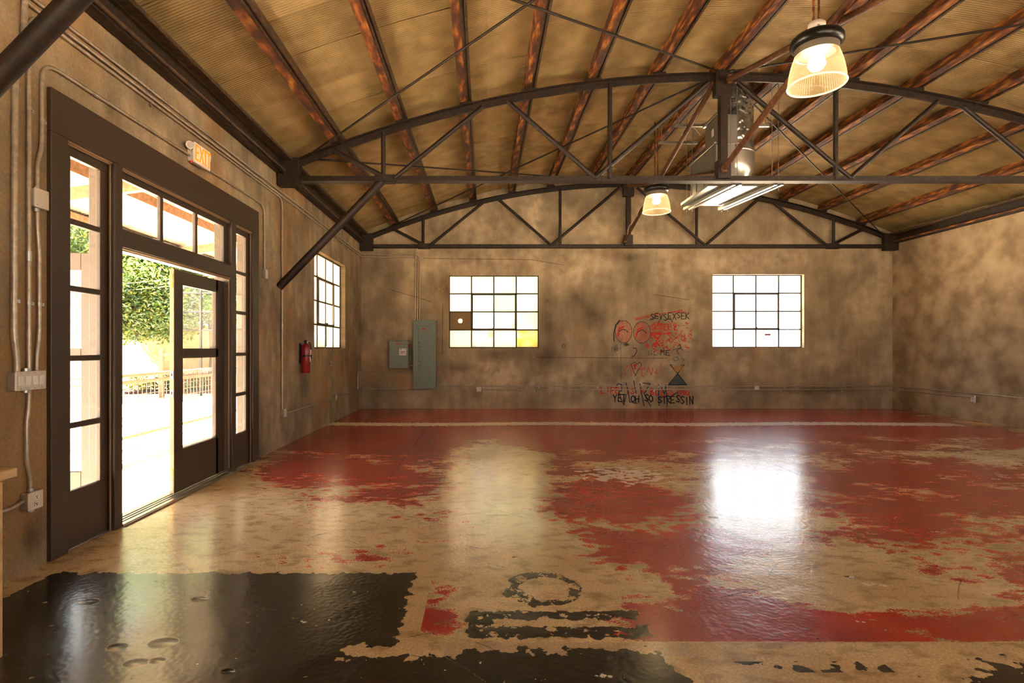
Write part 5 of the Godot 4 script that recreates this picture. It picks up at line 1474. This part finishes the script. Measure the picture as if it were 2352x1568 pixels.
	tree("tree right of the doorway behind the trellis", Vector3(-9.2, -0.1, -18.4), 2.6, [[-9.4, 3.0, -18.4, 1.0], [-8.6, 3.6, -18.4, 1.0], [-9.6, 4.4, -18.4, 1.1], [-8.0, 2.9, -18.6, 1.0], [-7.2, 3.8, -18.8, 1.1]], 22000, rng)
	# overhead wires
	o = thing("overhead_wire", "pair of pale overhead wires crossing before the tree", "wire", Vector3(-14.0, 2.9, -15))
	for dy in [0.0, 0.22]: part(o, "wire", Shape.new().tube([Vector3(-16.0, 2.35 + dy, -15.0), Vector3(-9.0, 3.55 + dy, -17.8), Vector3(-5.6, 4.6 + dy, -19)], 0.016, 5), M.cable)

const LAMP_ENERGY := 0.15

func _ready() -> void:
	# camera: level, one-point perspective with a shifted lens
	var cam := Camera3D.new()
	cam.name = "camera"
	add_child(cam)
	cam.position = Vector3(0, 1.38, 0)
	cam.near = 0.05
	cam.far = 300.0
	cam.projection = Camera3D.PROJECTION_FRUSTUM
	cam.size = 0.05 * 1568.0 / 1250.0
	cam.frustum_offset = Vector2((1176.0 - 1112.0) / 1250.0 * 0.05, (800.0 - 784.0) / 1250.0 * 0.05)
	cam.current = true
	# sky and exposure
	var env := Environment.new()
	env.background_mode = Environment.BG_SKY
	var sky := Sky.new()
	var sm := ProceduralSkyMaterial.new()
	sm.sky_top_color = Color(0.80, 0.86, 0.94)
	sm.sky_horizon_color = Color(0.98, 0.97, 0.94)
	sm.sky_curve = 0.25
	sm.ground_bottom_color = Color(0.55, 0.52, 0.48)
	sm.ground_horizon_color = Color(0.85, 0.83, 0.80)
	sm.use_debanding = false
	sky.sky_material = sm
	env.sky = sky
	env.background_energy_multiplier = 2.3
	env.tonemap_mode = Environment.TONE_MAPPER_LINEAR
	env.tonemap_exposure = 3.5
	env.sdfgi_enabled = true
	env.ssao_enabled = true
	env.ssil_enabled = true
	var we := WorldEnvironment.new()
	we.name = "world_environment"
	we.environment = env
	add_child(we)
	# sun, high over the yard on the left
	var sun := DirectionalLight3D.new()
	sun.name = "sun"
	add_child(sun)
	sun.light_color = Color(1.0, 0.94, 0.84)
	sun.light_energy = 36.0
	sun.light_angular_distance = 0.6
	sun.shadow_enabled = true
	sun.sky_mode = DirectionalLight3D.SKY_MODE_LIGHT_ONLY
	sun.look_at_from_position(Vector3.ZERO, -Vector3(-0.58, 0.74, 0.24), Vector3.UP)
	make_materials()
	M.lamp_glow = plain(Color(1, 0.95, 0.85), 0.4)
	M.lamp_glow.emission_enabled = true
	M.lamp_glow.emission = Color(1.0, 0.93, 0.80)
	M.lamp_glow.emission_energy_multiplier = 2.0
	M.exit_glow = plain(Color(0.95, 0.45, 0.05), 0.4)
	M.exit_glow.emission_enabled = true
	M.exit_glow.emission = Color(1.0, 0.50, 0.04)
	M.exit_glow.emission_energy_multiplier = 0.36
	M.led_glow = plain(Color(0.9, 0.1, 0.05), 0.4)
	M.led_glow.emission_enabled = true
	M.led_glow.emission = Color(1.0, 0.15, 0.05)
	M.led_glow.emission_energy_multiplier = 0.5
	M.refractor = glass(Color(0.30, 0.22, 0.12), 0.35)
	M.refractor.roughness = 0.15
	M.refractor.emission_enabled = true
	M.refractor.emission = Color(1.0, 0.80, 0.50)
	M.refractor.emission_energy_multiplier = 0.4
	M.refractor_rim = plain(Color(0.3, 0.26, 0.18), 0.3)
	M.refractor_rim.emission_enabled = true
	M.refractor_rim.emission = Color(1.0, 0.90, 0.62)
	M.refractor_rim.emission_energy_multiplier = 0.6
	M.clear_plastic = glass(Color(0.9, 0.9, 0.9), 0.3)
	build_walls()
	build_floor()
	build_ceiling()
	build_windows()
	build_door()
	build_roof_steel()
	build_lamp(-4.91, "large lit pendant lamp hanging close, top right")
	build_lamp(-9.47, "small-looking lit pendant lamp farther back, left of the air handler")
	build_duct()
	build_conduits()
	build_fixtures()
	build_outdoors()
